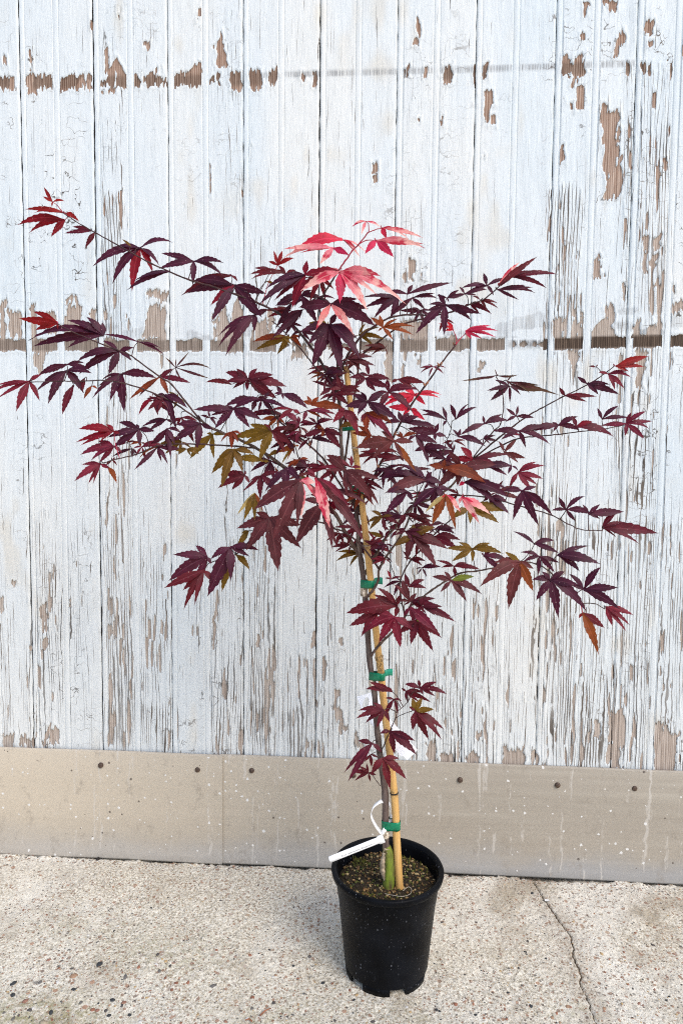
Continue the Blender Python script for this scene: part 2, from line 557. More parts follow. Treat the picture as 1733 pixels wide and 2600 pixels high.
MMOSS = mat_simple('moss_green', (.10, .10, .018), .9, .2, .5, 200, bump=.6)
MDEBRIS = mat_simple('dark_debris', (.03, .025, .022), .9, .2, .5, 120, bump=1)
MFLAKE = mat_simple('paint_chip', (.78, .78, .76), .6, .3, .05, 50)
MDRY = mat_simple('dry_twig', (.30, .13, .075), .8, .2, .4, 80)

# ------------------------------------------------------------------ ground
gx = np.concatenate([[-25, -12, -6, -3.5, -2.2, -1.6, -1.35], np.arange(-1.2, 1.0, .002), [1.15, 1.4, 2.0, 3.5, 6, 12, 25]])
gy = np.concatenate([[-25, -12, -6, -3, -1.8, -1.2, -.9, -.75], np.arange(-.66, .04, .003), [.06, .1]])
GX, GY = np.meshgrid(gx, gy, indexing='ij')
GZ = (vnoise(GX * 9, GY * 9, 1) - .5) * .006 + (vnoise(GX * 60, GY * 60, 2) - .5) * .0022 + (vnoise(GX * 190, GY * 190, 3) - .5) * .0016
near = np.exp(-((GX / 1.4) ** 2 + ((GY + .3) / .9) ** 2) ** 2)
GZ *= near
edge_n = (vnoise(GX * 22, 0 * GX, 5) - .45) * .012 + (vnoise(GX * 95, 0 * GX, 6) - .5) * .006
lift = .007 * sstep(-.50, -.62, GX) + edge_n - .009 * np.exp(-((GX + .555) / .035) ** 2)
GZ += lift * sstep(-.03, .008, GY) * near
notch = sstep(-.0115, -.0075, GY + (vnoise(GX * 14, 0 * GX, 7) - .72) * .010 + (vnoise(GX * 130, 0 * GX, 8) - .5) * .004) * near
GZ -= .009 * notch
crack_px = [(1354, 2240), (1385, 2285), (1404, 2316), (1426, 2347), (1448, 2378), (1453, 2410), (1457, 2441), (1473, 2468),
            (1473, 2495), (1484, 2521), (1497, 2553), (1515, 2600), (1530, 2640), (1545, 2700), (1538, 2760)]
cp = [at_z(*p)[:2] for p in crack_px]
cpts = []
for (a, b) in zip(cp[:-1], cp[1:]):
    for t_ in np.linspace(0, 1, 5, endpoint=False):
        cpts.append(a + (b - a) * t_ + np.array([random.uniform(-1, 1) * .0022, random.uniform(-1, 1) * .0015]))
cpts.append(cp[-1])
dist = np.full(GX.shape, 9.0)
sel = (GX > .2) & (GX < .75) & (GY > -.66) & (GY < .03)
qx, qy = GX[sel], GY[sel]
dm = np.full(qx.shape, 9.0)
sg = np.ones(qx.shape)
for a, b in zip(cpts[:-1], cpts[1:]):
    ab = b - a
    tt = np.clip(((qx - a[0]) * ab[0] + (qy - a[1]) * ab[1]) / (ab @ ab), 0, 1)
    dn_ = np.hypot(qx - a[0] - tt * ab[0], qy - a[1] - tt * ab[1])
    cl = dn_ < dm
    sg = np.where(cl, np.sign((qx - a[0]) * ab[1] - (qy - a[1]) * ab[0]), sg)
    dm = np.where(cl, dn_, dm)
dist[sel] = dm
sdist = np.full(GX.shape, .05)
sdist[sel] = np.clip(dm * sg, -.05, .05)
wid = .0016 * (.75 + .5 * vnoise(GX * 40, GY * 40, 9))
crack = 1 - sstep(wid * .5, wid * 1.5, dist)
GZ -= crack * .004
crack = notch * .45  # gap shadow at the wall foot, painted dark into the concrete
rust = np.exp(-(dist / .030) ** 2) * .55 + .5 * sstep(-.02, .01, GY) * near * sstep(.05, .2, GX)
mossp = at_z(60, 2590)[:2]
moss = np.exp(-(((GX - mossp[0]) / .16) ** 2 + ((GY - mossp[1]) / .06) ** 2)) * 1.0
for px_, py_, w_, a_ in ((420, 2420, .12, .55), (1470, 2570, .05, .6), (700, 2590, .12, .45), (200, 2350, .12, .35), (1040, 2590, .1, .3)):
    q = at_z(px_, py_)[:2]
    moss = np.maximum(moss, a_ * np.exp(-(((GX - q[0]) / w_) ** 2 + ((GY - q[1]) / (w_ * .5)) ** 2)))
gm = grid_mesh('concrete_ground', np.stack([GX, GY, GZ], -1), {'crack': crack, 'cdist': sdist, 'moss': moss, 'rust': rust})  # crack holds the painted gap shadow at the wall foot
ground = link('concrete_ground', gm, MCO, kind='structure',
              label='pale worn concrete with exposed aggregate and a crack')

# aggregate stones set in the concrete
PEB = [(.66, .62, .53), (.36, .16, .10), (.27, .12, .075), (.50, .42, .30), (.045, .05, .055), (.10, .09, .085),
       (.40, .25, .16), (.72, .70, .66), (.16, .15, .14), (.52, .36, .18), (.33, .17, .12)]


def blob(r, flat=.6, seed=0, sub=1):
    bm = bmesh.new()
    bmesh.ops.create_icosphere(bm, subdivisions=sub, radius=1)
    rr = random.Random(seed)
    ax, ay = rr.uniform(.75, 1.2), rr.uniform(.65, 1.0)
    V = []
    for v in bm.verts:
        k = rr.uniform(.82, 1.12)
        V.append((v.co.x * ax * k * r, v.co.y * ay * k * r, v.co.z * flat * k * r))
    F = [tuple(v.index for v in f.verts) for f in bm.faces]
    bm.free()
    return V, F


def tint(me, cols):
    at = me.attributes.new('tint', 'FLOAT_COLOR', 'POINT')
    at.data.foreach_set('color', np.asarray([(*c, 1) for c in cols], np.float32).reshape(-1))


def gz_at(x, y):
    i = int(np.clip(np.searchsorted(gx, x), 0, len(gx) - 1))
    j = int(np.clip(np.searchsorted(gy, y), 0, len(gy) - 1))
    return float(GZ[i, j])


POT = np.array([.0155, -.321])
peb_meshes = []
for k in range(22):
    V, F = blob(1.0, .55, 100 + k)
    me = mesh('pebble', V, F)
    c = PEB[k % len(PEB)]
    tint(me, [c] * len(V))
    me.materials.append(MPEB)
    peb_meshes.append(me)


def pebble(x, y, r, k):
    o = link('pebble', peb_meshes[k % 22], None, ground)
    o.location = (x, y, gz_at(x, y) - r * .12)
    o.scale = (r, r, r * .8)
    o.rotation_euler = (random.uniform(-.2, .2), random.uniform(-.2, .2), random.uniform(0, 6.28))
    return o


hand = [(1155, 2548, 9, 1), (1108, 2560, 5, 4), (1115, 2565, 4, 4), (1690, 2538, 5, 4), (1697, 2530, 4, 4), (1604, 2582, 4, 4), (745, 2454, 5, 4),
        (330, 2574, 8, 4), (182, 2457, 7, 5), (150, 2457, 7, 1), (286, 2538, 8, 4), (352, 2458, 8, 1), (33, 2525, 8, 4), (130, 2569, 7, 4),
        (236, 2561, 9, 1), (248, 2563, 8, 10), (310, 2551, 6, 5), (80, 2543, 8, 3), (75, 2528, 7, 7), (160, 2430, 5, 1), (225, 2373, 6, 7), (150, 2340, 5, 7),
        (1040, 2567, 6, 9), (1288, 2516, 5, 4), (1427, 2498, 6, 1), (1545, 2437, 5, 1), (1605, 2508, 5, 5), (1200, 2548, 6, 1), (1620, 2545, 6, 10),
        (1412, 2570, 6, 1), (1206, 2575, 5, 4), (850, 2590, 6, 5), (630, 2585, 6, 1), (466, 2540, 5, 9), (1325, 2330, 5, 6), (1208, 2342, 5, 5)]
for px_, py_, r_, k_ in hand:
    q = at_z(px_, py_)
    pebble(q[0], q[1], r_ / 1500 * 1.05, k_)
n = 0
while n < 255:
    px_, py_ = random.uniform(0, 1733), 2240 + 360 * random.random() ** .6
    q = at_z(px_, py_)
    if np.hypot(q[0] - POT[0], q[1] - POT[1]) < .09 or q[1] > -.015:
        continue
    r_ = random.uniform(.0018, .0034) + random.random() ** 5 * .0030
    if py_ > 2400:
        r_ *= 1.25
    if px_ < 700 and py_ > 2400:
        r_ *= 1.25
    pebble(q[0], q[1], r_, random.randrange(22))
    n += 1
V, F, C = [], [], []
for i in range(9000):
    x, y = random.uniform(-1.15, .95), -random.random() ** .8 * .62 - .004
    if i % 11 == 0:
        y = random.uniform(-.030, -.006)
    if np.hypot(x - POT[0], y - POT[1]) < .078:
        continue
    r_ = random.uniform(.0008, .0020) * (1.35 if i % 11 == 0 else 1)
    # small eight-sided chip
    an = random.uniform(0, 6.28)
    zc = gz_at(x, y)
    ring = [(x + math.cos(an + a) * r_ * random.uniform(.7, 1.3), y + math.sin(an + a) * r_ * random.uniform(.6, 1.1), zc + r_ * .1) for a in (0, 1.25, 2.5, 3.75, 5.0)]
    n0 = len(V)
    V += ring + [(x, y, zc + r_ * .55)]
    F += [(n0 + a, n0 + (a + 1) % 5, n0 + 5) for a in range(5)]
    C += [random.choice(PEB)] * 6
me = mesh('fine_aggregate', V, F)
tint(me, C)
link('fine_aggregate', me, MPEB, ground, kind='stuff')

# ------------------------------------------------------------------ plank wall
BW, X0 = .17578, -.8636                  # board width, first joint in the picture
wall = link('plank_wall', None, label='old white board wall with cracked and peeling paint', cat='wall')


def crop_rects(ox, oy, sc, txt):
    out = []
    for w in txt.split():
        kind = 'r'
        if w[0] in 'tv':
            kind, w = w[0], w[1:]
        a, b = w.split(',')
        x0, x1 = map(float, a.split('-'))
        y0, y1 = map(float, b.split('-'))
        p = at_y(ox + x0 * sc, oy + y0 * sc)
        q = at_y(ox + x1 * sc, oy + y1 * sc)
        out.append((kind, p[0], q[0], q[2], p[2]))
    return out


PATCH = []
PATCH += crop_rects(0, 0, .5548, """0-48,347-405 48-80,345-412 110-250,345-402 t115-180,330-436 v120-190,380-437 270-420,345-404 t395-420,330-350
 445-590,340-400 t480-585,265-345 480-498,210-345 445-535,395-428 612-770,340-400 715-742,298-345 648-670,325-345 787-928,340-396 t835-970,290-345 900-928,293-345
 948-1008,335-388 t972-1046,140-310 978-1030,205-285 1055-1106,328-410 1078-1106,400-420 1130-1196,320-400 1145-1190,395-418 1230-1278,326-395
 t1374-1396,328-356 v1374-1396,352-380 1430-1451,320-395 658-685,192-230 540-555,35-80 905-926,45-82 134-146,230-330 16-32,252-290
 1135-1146,660-715 415-424,75-122 160-170,770-812 1105-1113,870-901 955-965,760-901""")
PATCH += crop_rects(863, 0, .5548, """347-365,85-155 340-365,180-210 283-297,315-358 303-318,308-358 385-398,300-350 453-513,308-362 470-508,355-384 612-628,280-435
 640-672,293-360 655-697,420-480 662-690,470-570 690-715,530-572 450-470,525-570 1002-1048,262-355 1070-1117,248-352 1045-1072,290-330 1078-1116,390-508
 1060-1085,350-400 1040-1063,470-500 1002-1027,680-757 1105-1135,10-26 1115-1127,20-80 1100-1125,150-185 1195-1260,0-22 t1220-1260,0-40 1262-1300,150-215
 1258-1282,210-250 1195-1222,458-560 1200-1240,540-640 1212-1272,500-760 1215-1285,720-901 1380-1432,85-150 1405-1428,183-208 1368-1422,282-340
 1472-1500,280-330 645-660,713-730 1555-1568,195-250 350-362,540-556 150-170,800-835 150-172,740-790 1462-1490,740-800""")
PATCH += crop_rects(1200, 600, .34, """t880-985,105-300 905-965,170-285 745-782,110-180 1268-1308,0-270 1310-1372,130-212 1345-1402,0-100 1345-1400,280-430 1365-1395,400-485
 1345-1372,200-300 580-660,640-770 t585-625,590-660 745-822,540-770 t870-1060,600-770 980-1046,510-770 870-950,680-770 1475-1568,490-560 v690-802,850-1005
 690-760,850-930 580-640,860-920 1175-1240,640-770 1220-1290,850-1010 1225-1270,1000-1130 1480-1508,290-400 1110-1130,340-480 1300-1400,670-770 1450-1470,850-1080""")
PATCH += crop_rects(0, 740, .3827, """0-48,40-310 48-146,125-310 190-244,70-400 v190-335,395-560 195-245,395-510 t420-545,5-75 425-542,100-300 500-542,60-120 596-640,125-310
 t930-1115,60-320 980-1112,0-60 985-1112,100-320 t1400-1568,60-400 1410-1470,150-330 680-720,120-180 840-880,160-240 1060-1080,400-490
 295-385,135-190 330-400,240-280 690-790,300-420""")
PATCH += crop_rects(560, 640, .2551, """100-236,560-870 t90-240,450-620 290-470,680-900 250-290,880-1000 700-860,880-1050 t690-790,850-1060 480-540,600-820 1020-1110,880-960""")
PATCH += crop_rects(850, 600, .3827, """460-524,160-310 t455-524,110-200 572-592,150-280 425-628,560-690 t440-640,540-600 v440-500,760-850 530-568,760-850 330-392,690-960 440-458,850-950
 950-990,815-870 930-960,870-900 908-945,560-600 1430-1520,540-690 650-900,660-700 1430-1450,760-830""")
PATCH += crop_rects(0, 1450, .574, """178-215,140-348 470-497,240-305 487-500,120-200 710-722,230-290 940-958,190-348 1385-1403,145-230 1380-1405,280-348 1230-1240,170-230
 1135-1150,290-348 1500-1518,290-330 110-140,325-348 305-318,135-170 0-20,120-190 1075-1085,150-240 38-75,40-68""")
PATCH += crop_rects(0, 1800, .5548, """0-68,115-178 95-150,125-178 150-180,0-180 200-230,60-180 225-276,90-160 800-818,150-205 1100-1112,100-220 1395-1412,140-230
 1440-1456,170-235 1525-1568,0-60 1550-1568,60-130""")
PATCH += crop_rects(863, 1800, .5548, """535-556,140-262 560-640,215-262 t555-650,185-262 745-838,170-272 740-760,165-210 870-912,195-278 455-515,195-256 385-440,150-250
 712-722,150-270 1440-1540,100-305 1440-1500,60-110 1230-1290,0-290 905-918,0-60 1160-1185,60-140 60-84,100-160 90-110,150-230 555-575,0-130 620-650,110-155""")
PATCH += crop_rects(800, 1650, .2551, """60-105,60-300 195-260,410-480 192-215,470-740 280-345,740-800 400-435,840-950 1440-1460,540-700""")

GRAINY = []                               # areas where the paint only clings to the grain (x0, x1, y0, y1, amount)
for x0, x1, y0, y1, a in ((250, 318, 480, 900, .85), (252, 350, 900, 1300, .55), (255, 348, 1300, 1900, .75), (350, 442, 1350, 1920, .6), (262, 346, 1780, 1920, 1.0), (350, 440, 1780, 1920, 1.0),
                          (235, 320, 60, 480, .35), (330, 420, 60, 300, .3), (620, 680, 0, 500, .22), (620, 715, 550, 1300, .35), (622, 715, 1300, 1900, .75), (715, 803, 1500, 1930, .35), (640, 790, 1780, 1930, .9),
                          (820, 905, 1300, 1900, .4), (1000, 1085, 500, 900, .4), (985, 1075, 1300, 1950, .6), (1075, 1165, 1500, 1960, .3),
                          (1385, 1470, 480, 900, .85), (1365, 1450, 900, 1300, .6), (1360, 1450, 1300, 1960, .75), (1450, 1548, 1300, 1970, .55),
                          (1380, 1480, 850, 1000, .7), (1590, 1690, 150, 800, .8), (1560, 1690, 800, 1300, .65), (1550, 1640, 1300, 1970, .8), (1640, 1733, 1300, 1970, .6), (1500, 1590, 250, 900, .35),
                          (1470, 1560, 850, 1050, .4), (85, 130, 1300, 1900, .55), (85, 250, 1380, 1900, .3), (0, 80, 900, 1900, .12), (1360, 1640, 1700, 1970, .8), (60, 130, 0, 500, .25), (570, 622, 0, 800, .3)):
    p, q = at_y(x0, y0), at_y(x1, y1)
    GRAINY.append((p[0], q[0], q[2], p[2], a))
PLATES = []
for x0, x1, y0, y1, a in ((1385, 1560, 0, 600, .8), (1600, 1733, 0, 900, 1.0), (250, 420, 0, 420, .35), (540, 620, 0, 420, .4), (980, 1180, 100, 900, .5), (90, 250, 1400, 1900, .8), (500, 620, 1500, 1930, .8),
                          (1590, 1733, 900, 1500, .9), (1480, 1600, 850, 1300, .6), (800, 985, 1600, 1950, .5), (250, 620, 1750, 1930, .6), (1500, 1733, 1400, 1970, .7), (0, 240, 500, 900, .2), (1075, 1260, 1650, 1960, .3)):
    p, q = at_y(x0, y0), at_y(x1, y1)
    PLATES.append((p[0], q[0], q[2], p[2], a))
CROSS = []
for x0, x1, y0, y1, a in ((0, 235, 0, 800, 1.0), (235, 420, 0, 120, .4), (0, 240, 1050, 1400, .6), (440, 620, 0, 520, .35), (1080, 1300, 0, 500, .2)):
    p, q = at_y(x0, y0), at_y(x1, y1)
    CROSS.append((p[0], q[0], q[2], p[2], a))


def soft_rects(X, Z, rects, soft=.012):
    out = np.zeros_like(X)
    nz = (vnoise(X * 40, Z * 14, 31) - .5) * .03
    for x0, x1, z0, z1, a in rects:
        d = np.maximum(np.maximum(x0 - X, X - x1), np.maximum(z0 - Z, Z - z1) * .35) + nz * .6
        out = np.maximum(out, a * (1 - sstep(-soft, soft, d)))
    return out


# heights of the two horizontal wear bands, as seen on the wall
bA = [at_y(*p) for p in ((0, 208), (400, 208), (700, 197), (866, 192), (1200, 183), (1600, 168), (1733, 165))]
bB = [at_y(*p) for p in ((0, 876), (545, 878), (1000, 878), (1200, 875), (1380, 874), (1600, 867), (1733, 865))]
bAx, bAz = [p[0] for p in bA], [p[2] for p in bA]
bBx, bBz = [p[0] for p in bB], [p[2] for p in bB]
zs = np.concatenate([np.arange(.235, 2.13, .004), [2.2, 2.3, 2.45, 2.6]])
zs_far = np.concatenate([np.arange(.235, 2.13, .010), [2.2, 2.3, 2.45, 2.6]])
for bi in range(-6, 16):
    far = bi < -1 or bi > 10
    xa = X0 + bi * BW
    gap = {0: .0020, 1: .0022, 4: .0022}.get(bi, random.choice([.0008, .001, .0013]))
    xb = xa + BW
    xa2 = xa + gap
    offs = set(np.round(np.arange(0, BW - gap, .004 if far else .002), 5))
    cen = BW * .505 - gap
    for c_ in (.0125, cen - .0068, cen + .0068):
        offs |= set(np.round(c_ + np.array([-.0016, -.0008, 0, .0008, .0016]), 5))
    lx = np.array(sorted(offs | {BW - gap}))
    u = lx + gap                           # from the joint
    xsv = xa + u
    # cross-section: edge bead, groove, flat, groove, centre bead, groove, flat, eased edge
    bead = np.zeros_like(u)

    def hump(c, r, h):
        return np.where(np.abs(u - c) < r, h * np.sqrt(np.clip(1 - ((u - c) / r) ** 2, 0, 1)), 0)
    bead += hump(gap + .006, .0045, .0005) - .0014 * np.exp(-((u - gap - .0125) / .0009) ** 2)
    cb = BW * .505
    bead += hump(cb, .0048, .0006) - .0013 * np.exp(-((u - cb - .0068) / .0009) ** 2) - .0013 * np.exp(-((u - cb + .0068) / .0009) ** 2)
    ease = -.003 * (1 - sstep(0, .0016, u - gap)) - .0030 * sstep(BW - .0036, BW, u)
    XX, ZZ = np.meshgrid(xsv, zs_far if far else zs, indexing='ij')
    onbead = ((np.abs(u - cb) < .0085) | (u < gap + .0145))[:, None] * np.ones_like(XX)
    inview = (XX > -1.05) & (XX < .85)
    # peeled patches
    sdmin = np.full(XX.shape, 9.0)
    jz = (vnoise(XX * 420, ZZ * 3, 11) - .5) * .018 + (vnoise(XX * 70, ZZ * 3, 14) - .5) * .012
    jx = (vnoise(ZZ * 70, XX * 20, 12) - .5) * .010 + (vnoise(ZZ * 260, XX * 20, 13) - .5) * .004
    for kind, x0, x1, z0, z1 in PATCH:
        if x1 < xa - .01 or x0 > xb + .01:
            continue
        cx, hx, cz, hz = (x0 + x1) / 2, (x1 - x0) / 2, (z0 + z1) / 2, (z1 - z0) / 2
        k = np.clip((ZZ - z0) / (z1 - z0), 0, 1)
        hh = hx * ((1 - k) if kind == 't' else k if kind == 'v' else 1.0)
        s = min(1.0, hz / .012)
        sx_ = np.abs(XX - cx + jx * min(1, hx / .008)) - hh
        sz_ = np.abs(ZZ - cz + jz * s) - hz
        sdmin = np.minimum(sdmin, np.maximum(sx_, sz_))
    isl = vnoise(XX * 85, ZZ * 22, 15) * .6 + vnoise(XX * 240, ZZ * 60, 16) * .4
    sdmin = sdmin + np.clip(isl - .56, 0, 1) * .05
    zB = np.interp(XX, bBx, bBz)
    zA = np.interp(XX, bAx, bAz)
    dB = ZZ - zB
    half = .0135 + (vnoise(XX * 60, 0 * XX, 17) - .5) * .006
    bb = np.abs(dB + jz * .25) - half + .05 * onbead
    fade = ((XX > at_y(700, 880)[0]) & (XX < at_y(930, 880)[0])) | ((XX > at_y(1288, 880)[0]) & (XX < at_y(1378, 880)[0]))
    bb = bb + .012 * fade * (.4 + vnoise(XX * 130, ZZ * 20, 18))
    sdmin = np.minimum(sdmin, bb)
    sdmin = np.where(onbead > 0, sdmin + .006, sdmin)
    # random small peels on worn boards, more of them low down
    wear = soft_rects(XX, ZZ, GRAINY)
    base = .22 * vnoise(XX * 7, ZZ * 2, 21) + .60 * sstep(1.3, .35, ZZ) * vnoise(XX * 20, ZZ * 3, 26) + .03
    wear = np.clip(np.maximum(wear * (.65 + .7 * vnoise(XX * 16, ZZ * 5, 22)), base), 0, 1)
    wear = np.where(onbead > 0, wear * .6, wear)
    nzp = vnoise(XX * 150, ZZ * 14, 23) * .6 + vnoise(XX * 330, ZZ * 30, 24) * .4
    extra = (.84 - nzp) * .05 - .009 * wear
    sdmin = np.minimum(sdmin, extra + .02 * sstep(.5, .2, wear))
    side = (XX < xa + gap + .024) & (XX > xa + gap + .012)     # flakes lost along the joints
    sdmin = np.minimum(sdmin, np.where(side & (ZZ < 1.0), (.78 - vnoise(XX * 120, ZZ * 9, 25)) * .05, 9))
    peel = np.clip(.5 - sdmin / .005, 0, 1)
    stain = np.clip((1 - sstep(.010, .017, np.abs(dB))) * (.55 + .75 * (XX > at_y(1378, 880)[0])) + .5 * (1 - sstep(.008, .022, np.abs(ZZ - zA))) * (vnoise(XX * 14, ZZ * 5, 27) > .3), 0, 1)
    smear = (1 - sstep(.004, .0095, np.abs(ZZ - zA - .006))) * sstep(at_y(520, 190)[0], at_y(740, 190)[0], XX) * (XX < at_y(1610, 180)[0]) * .75 * (1 - onbead * .8)
    blk = (1 - sstep(.006, .011, np.abs(dB - .001))) * fade * (XX > .1)
    smear = np.maximum(smear, blk)
    smear = np.maximum(smear, .45 * (np.abs(dB - .045) < .03) * (vnoise(XX * 26, ZZ * 60, 28) > .66))
    plate = soft_rects(XX, ZZ, PLATES) * (1 - onbead)
    cross = soft_rects(XX, ZZ, CROSS) * (1 - onbead * .6)
    relief = -.0020 * sstep(.3, .7, peel) - .0007 * wear * vnoise(XX * 300, ZZ * 6, 29) + .0008 * (vnoise(XX * 35, ZZ * 3, 30) - .5)
    relief = relief + .0017 * np.exp(-((sdmin - .0030) / .0022) ** 2) * (sdmin > 0)
    Y = .0115 - bead[:, None] - ease[:, None] - relief
    wob = (vnoise(ZZ * 55, XX * 0 + bi, 33) - .5) * .0016 * ((u - gap < .004) | (u > BW - .004))[:, None]
    me = grid_mesh('plank', np.stack([XX + wob, Y, ZZ], -1), {'peel': peel, 'wear': wear, 'stain': stain, 'smear': smear, 'plate': plate, 'cross': cross,
        'tone': vnoise(XX * 12, ZZ * 7, 51), 'big': vnoise(XX * 6, ZZ * 2.2, 52) * .65 + vnoise(XX * 19, ZZ * 6, 53) * .35,
        'sel': vnoise(XX * 24, ZZ * 9, 54) * .6 + vnoise(XX * 70, ZZ * 22, 55) * .4, 'blot': vnoise(XX * 11, ZZ * 5, 56) * .6 + vnoise(XX * 37, ZZ * 16, 57) * .4})
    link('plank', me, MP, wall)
V, F = merge([([(-2.0, .0195, 0), (2.0, .0195, 0), (2.0, .0195, 2.6), (-2.0, .0195, 2.6), (-2.0, .13, 0), (2.0, .13, 0), (2.0, .13, 2.6), (-2.0, .13, 2.6)],
               [(0, 1, 2, 3), (5, 4, 7, 6), (4, 0, 3, 7), (1, 5, 6, 2), (3, 2, 6, 7)])])
link('sheathing', mesh('sheathing', V, F, False), MBACK, wall)

# skirting sheets screwed along the foot of the wall
SKY = .002
seam = at_y(562, 1920, SKY)[0]


def skirt(x0, x1, push):
    zt = at_y(0, 1897, SKY)[2]
    prof = [(SKY + .006, zt + .0005), (SKY + .0008, zt), (SKY, zt - .002), (SKY - .0006, .19), (SKY - .001, .12), (SKY - .0015, .055),
            (SKY - .003, .034), (SKY - .0055, .018), (SKY - .008, .004), (SKY - .007, .0), (SKY + .004, -.001)]
    xs = np.linspace(x0, x1, 60)
    P = np.zeros((60, len(prof), 3))
    for i, x in enumerate(xs):
        w = .0012 * math.sin(x * 7.1) + .0008 * math.sin(x * 17)
        for k, (y, z) in enumerate(prof):
            P[i, k] = (x, y - push + w, z)
    return grid_mesh('skirting_panel', P[::-1])


sk1 = link('skirting_panel', skirt(-2.05, seam + .004, .0042), MSK, wall)
sk2 = link('skirting_panel', skirt(seam - .004, 2.05, 0), MSK, wall)
sm = None
for px_, py_ in ((258, 1941), (503, 1952), (639, 1956), (897, 1968), (1167, 1980), (1414, 1993), (1609, 2001)):
    q = at_y(px_, py_, SKY)
    par = sk1 if px_ < 562 else sk2
    if sm is None:
        pr = [(.0, .0026), (.0028, .0026), (.0056, .0016), (.0064, .0), (.0064, -.004)]
        V, F = lathe([(max(r, 1e-5), z) for r, z in pr], 20)
        sl = [(-.0042, -.0006, .0030), (.0042, -.0006, .0030), (.0042, .0006, .0030), (-.0042, .0006, .0030)]
        sm = mesh('screw', V, F)
        sl2 = mesh('slot', [(x, y, z) for x, y, z in sl] + [(-y, x, z + .0001) for x, y, z in sl], [(0, 1, 2, 3), (4, 5, 6, 7)], False)
    o = link('screw', sm, MSCREW, par)
    o.rotation_euler = (math.pi / 2, random.uniform(0, 3), 0)
    o.location = (q[0], SKY - (.0062 if par is sk1 else .0022), q[2])

# ------------------------------------------------------------------ pot and soil
PH_ = .205
pot = link('nursery_pot', None, label='black plastic nursery pot with the maple growing in it', cat='plant pot')
pot.location = (POT[0], POT[1], 0)
RB, RT = .0795, .1005


def prad(z):
    return RB + (RT - RB) * z / PH_


prof = [(prad(.016), .016), (prad(.05), .05), (prad(.10), .10), (prad(.150), .150), (prad(.152) + .0012, .1535), (prad(.185) + .0012, .185), (prad(.192) + .0012, .1925)]
inner = [(prad(.200) - .004, .197), (prad(.18) - .003, .18), (prad(.1) - .003, .10), (prad(.016) - .003, .02), (.02, .018)]
link('body', mesh('body', *lathe(prof, 96)), MPOT, pot)
rim = [(prad(.187) + .001, .1900), (prad(.19) + .0065, .1910), (prad(.19) + .0086, .1935), (prad(.2) + .0092, .2015), (prad(.2) + .0078, .2045), (prad(.2) + .0045, .2052), (prad(.2) - .0005, .2035), (prad(.2) - .003, .198), (prad(.19) - .003, .19)]
link('rim', mesh('rim', *lathe(rim, 96)), MPOT, pot)
link('inner_wall', mesh('inner_wall', *lathe([(prad(.2) - .0028, .199)] + inner[1:], 96)), MPOT, pot)
for k in range(6):                        # feet between the drainage notches
    a0 = math.radians(-90 + 5 + 60 * k + (0 if k else 0))
    pr = [(prad(.0) - .003, .0), (prad(0), .0), (prad(.016), .0165), (prad(.016) - .003, .0165)]
    link('foot', mesh('foot', *lathe(pr, 14, a0 - math.radians(60 - 22), a0, True)), MPOT, pot)
ZS = .181
RS = prad(ZS) - .004
sv, sf = [], []
nr, na = 20, 48
for i in range(nr + 1):
    for j in range(na):
        r = RS * i / nr
        a = 2 * math.pi * j / na
        x, y = r * math.cos(a), r * math.sin(a)
        sv.append((x, y, ZS + (float(vnoise(x * 60, y * 60, 41)) - .5) * .008 - .006 * (i / nr) ** 6))
for i in range(nr):
    for j in range(na):
        j2 = (j + 1) % na
        sf.append((i * na + j, (i + 1) * na + j, (i + 1) * na + j2, i * na + j2))
soil = link('potting_soil', mesh('potting_soil', sv, sf), MSOIL, label='dark gritty potting soil with moss inside the black pot', cat='soil', kind='stuff')
soil.location = (POT[0], POT[1], 0)
V, F, C = [], [], []
GC = [(.25, .14, .05), (.18, .10, .035), (.32, .21, .09), (.13, .07, .03), (.05, .035, .02), (.03, .022, .015), (.40, .30, .15), (.10, .11, .02), (.13, .08, .03), (.035, .045, .012), (.02, .015, .01), (.08, .09, .018)]
gb = [blob(1, .85, 700 + k, 1) for k in range(8)]
for i in range(1150):
    a, r = random.uniform(0, 6.283), RS * math.sqrt(random.random()) * .985
    x, y = r * math.cos(a), r * math.sin(a)
    s = random.choice([.0013, .0018, .0022, .0026, .0032])
    z = ZS + (float(vnoise(x * 60, y * 60, 41)) - .5) * .008 - .006 * (r / RS) ** 6 + s * random.uniform(.1, .7)
    v, f = gb[i % 8]
    n0 = len(V)
    V += [(x + p[0] * s, y + p[1] * s, z + p[2] * s) for p in v]
    F += [tuple(q + n0 for q in g) for g in f]
    C += [random.choice(GC)] * len(v)
me = mesh('soil_grains', V, F)
tint(me, C)
link('soil_grains', me, MGRAIN, soil, kind='stuff')
V, F = [], []
for cx, cy, rr, num in ((-.055, .045, .018, 110), (-.04, -.062, .025, 60), (.03, .06, .02, 40), (.07, .035, .02, 25)):
    for i in range(num):
        a, r = random.uniform(0, 6.28), rr * math.sqrt(random.random())
        x, y = cx + r * math.cos(a), cy + r * math.sin(a)
        if math.hypot(x, y) > RS * .98:
            continue
        z = ZS + (float(vnoise(x * 60, y * 60, 41)) - .5) * .008 - .001
        h = random.uniform(.003, .008)
        d = random.uniform(0, 6.28)
        w = .0008
        n0 = len(V)
        tx, ty = x + math.cos(d) * h * .6, y + math.sin(d) * h * .6
        V += [(x - w * math.sin(d), y + w * math.cos(d), z), (x + w * math.sin(d), y - w * math.cos(d), z), ((x + tx) / 2 + w, (y + ty) / 2, z + h * .7), (tx, ty, z + h)]
        F += [(n0, n0 + 1, n0 + 2), (n0, n0 + 2, n0 + 3)]
link('moss', mesh('moss', V, F), MMOSS, soil, kind='stuff')
fp = [at_z(*p, ZS + .004) for p in ((1022, 2262), (1036, 2252), (1044, 2258), (1040, 2270), (1020, 2276), (990, 2272), (975, 2268))]
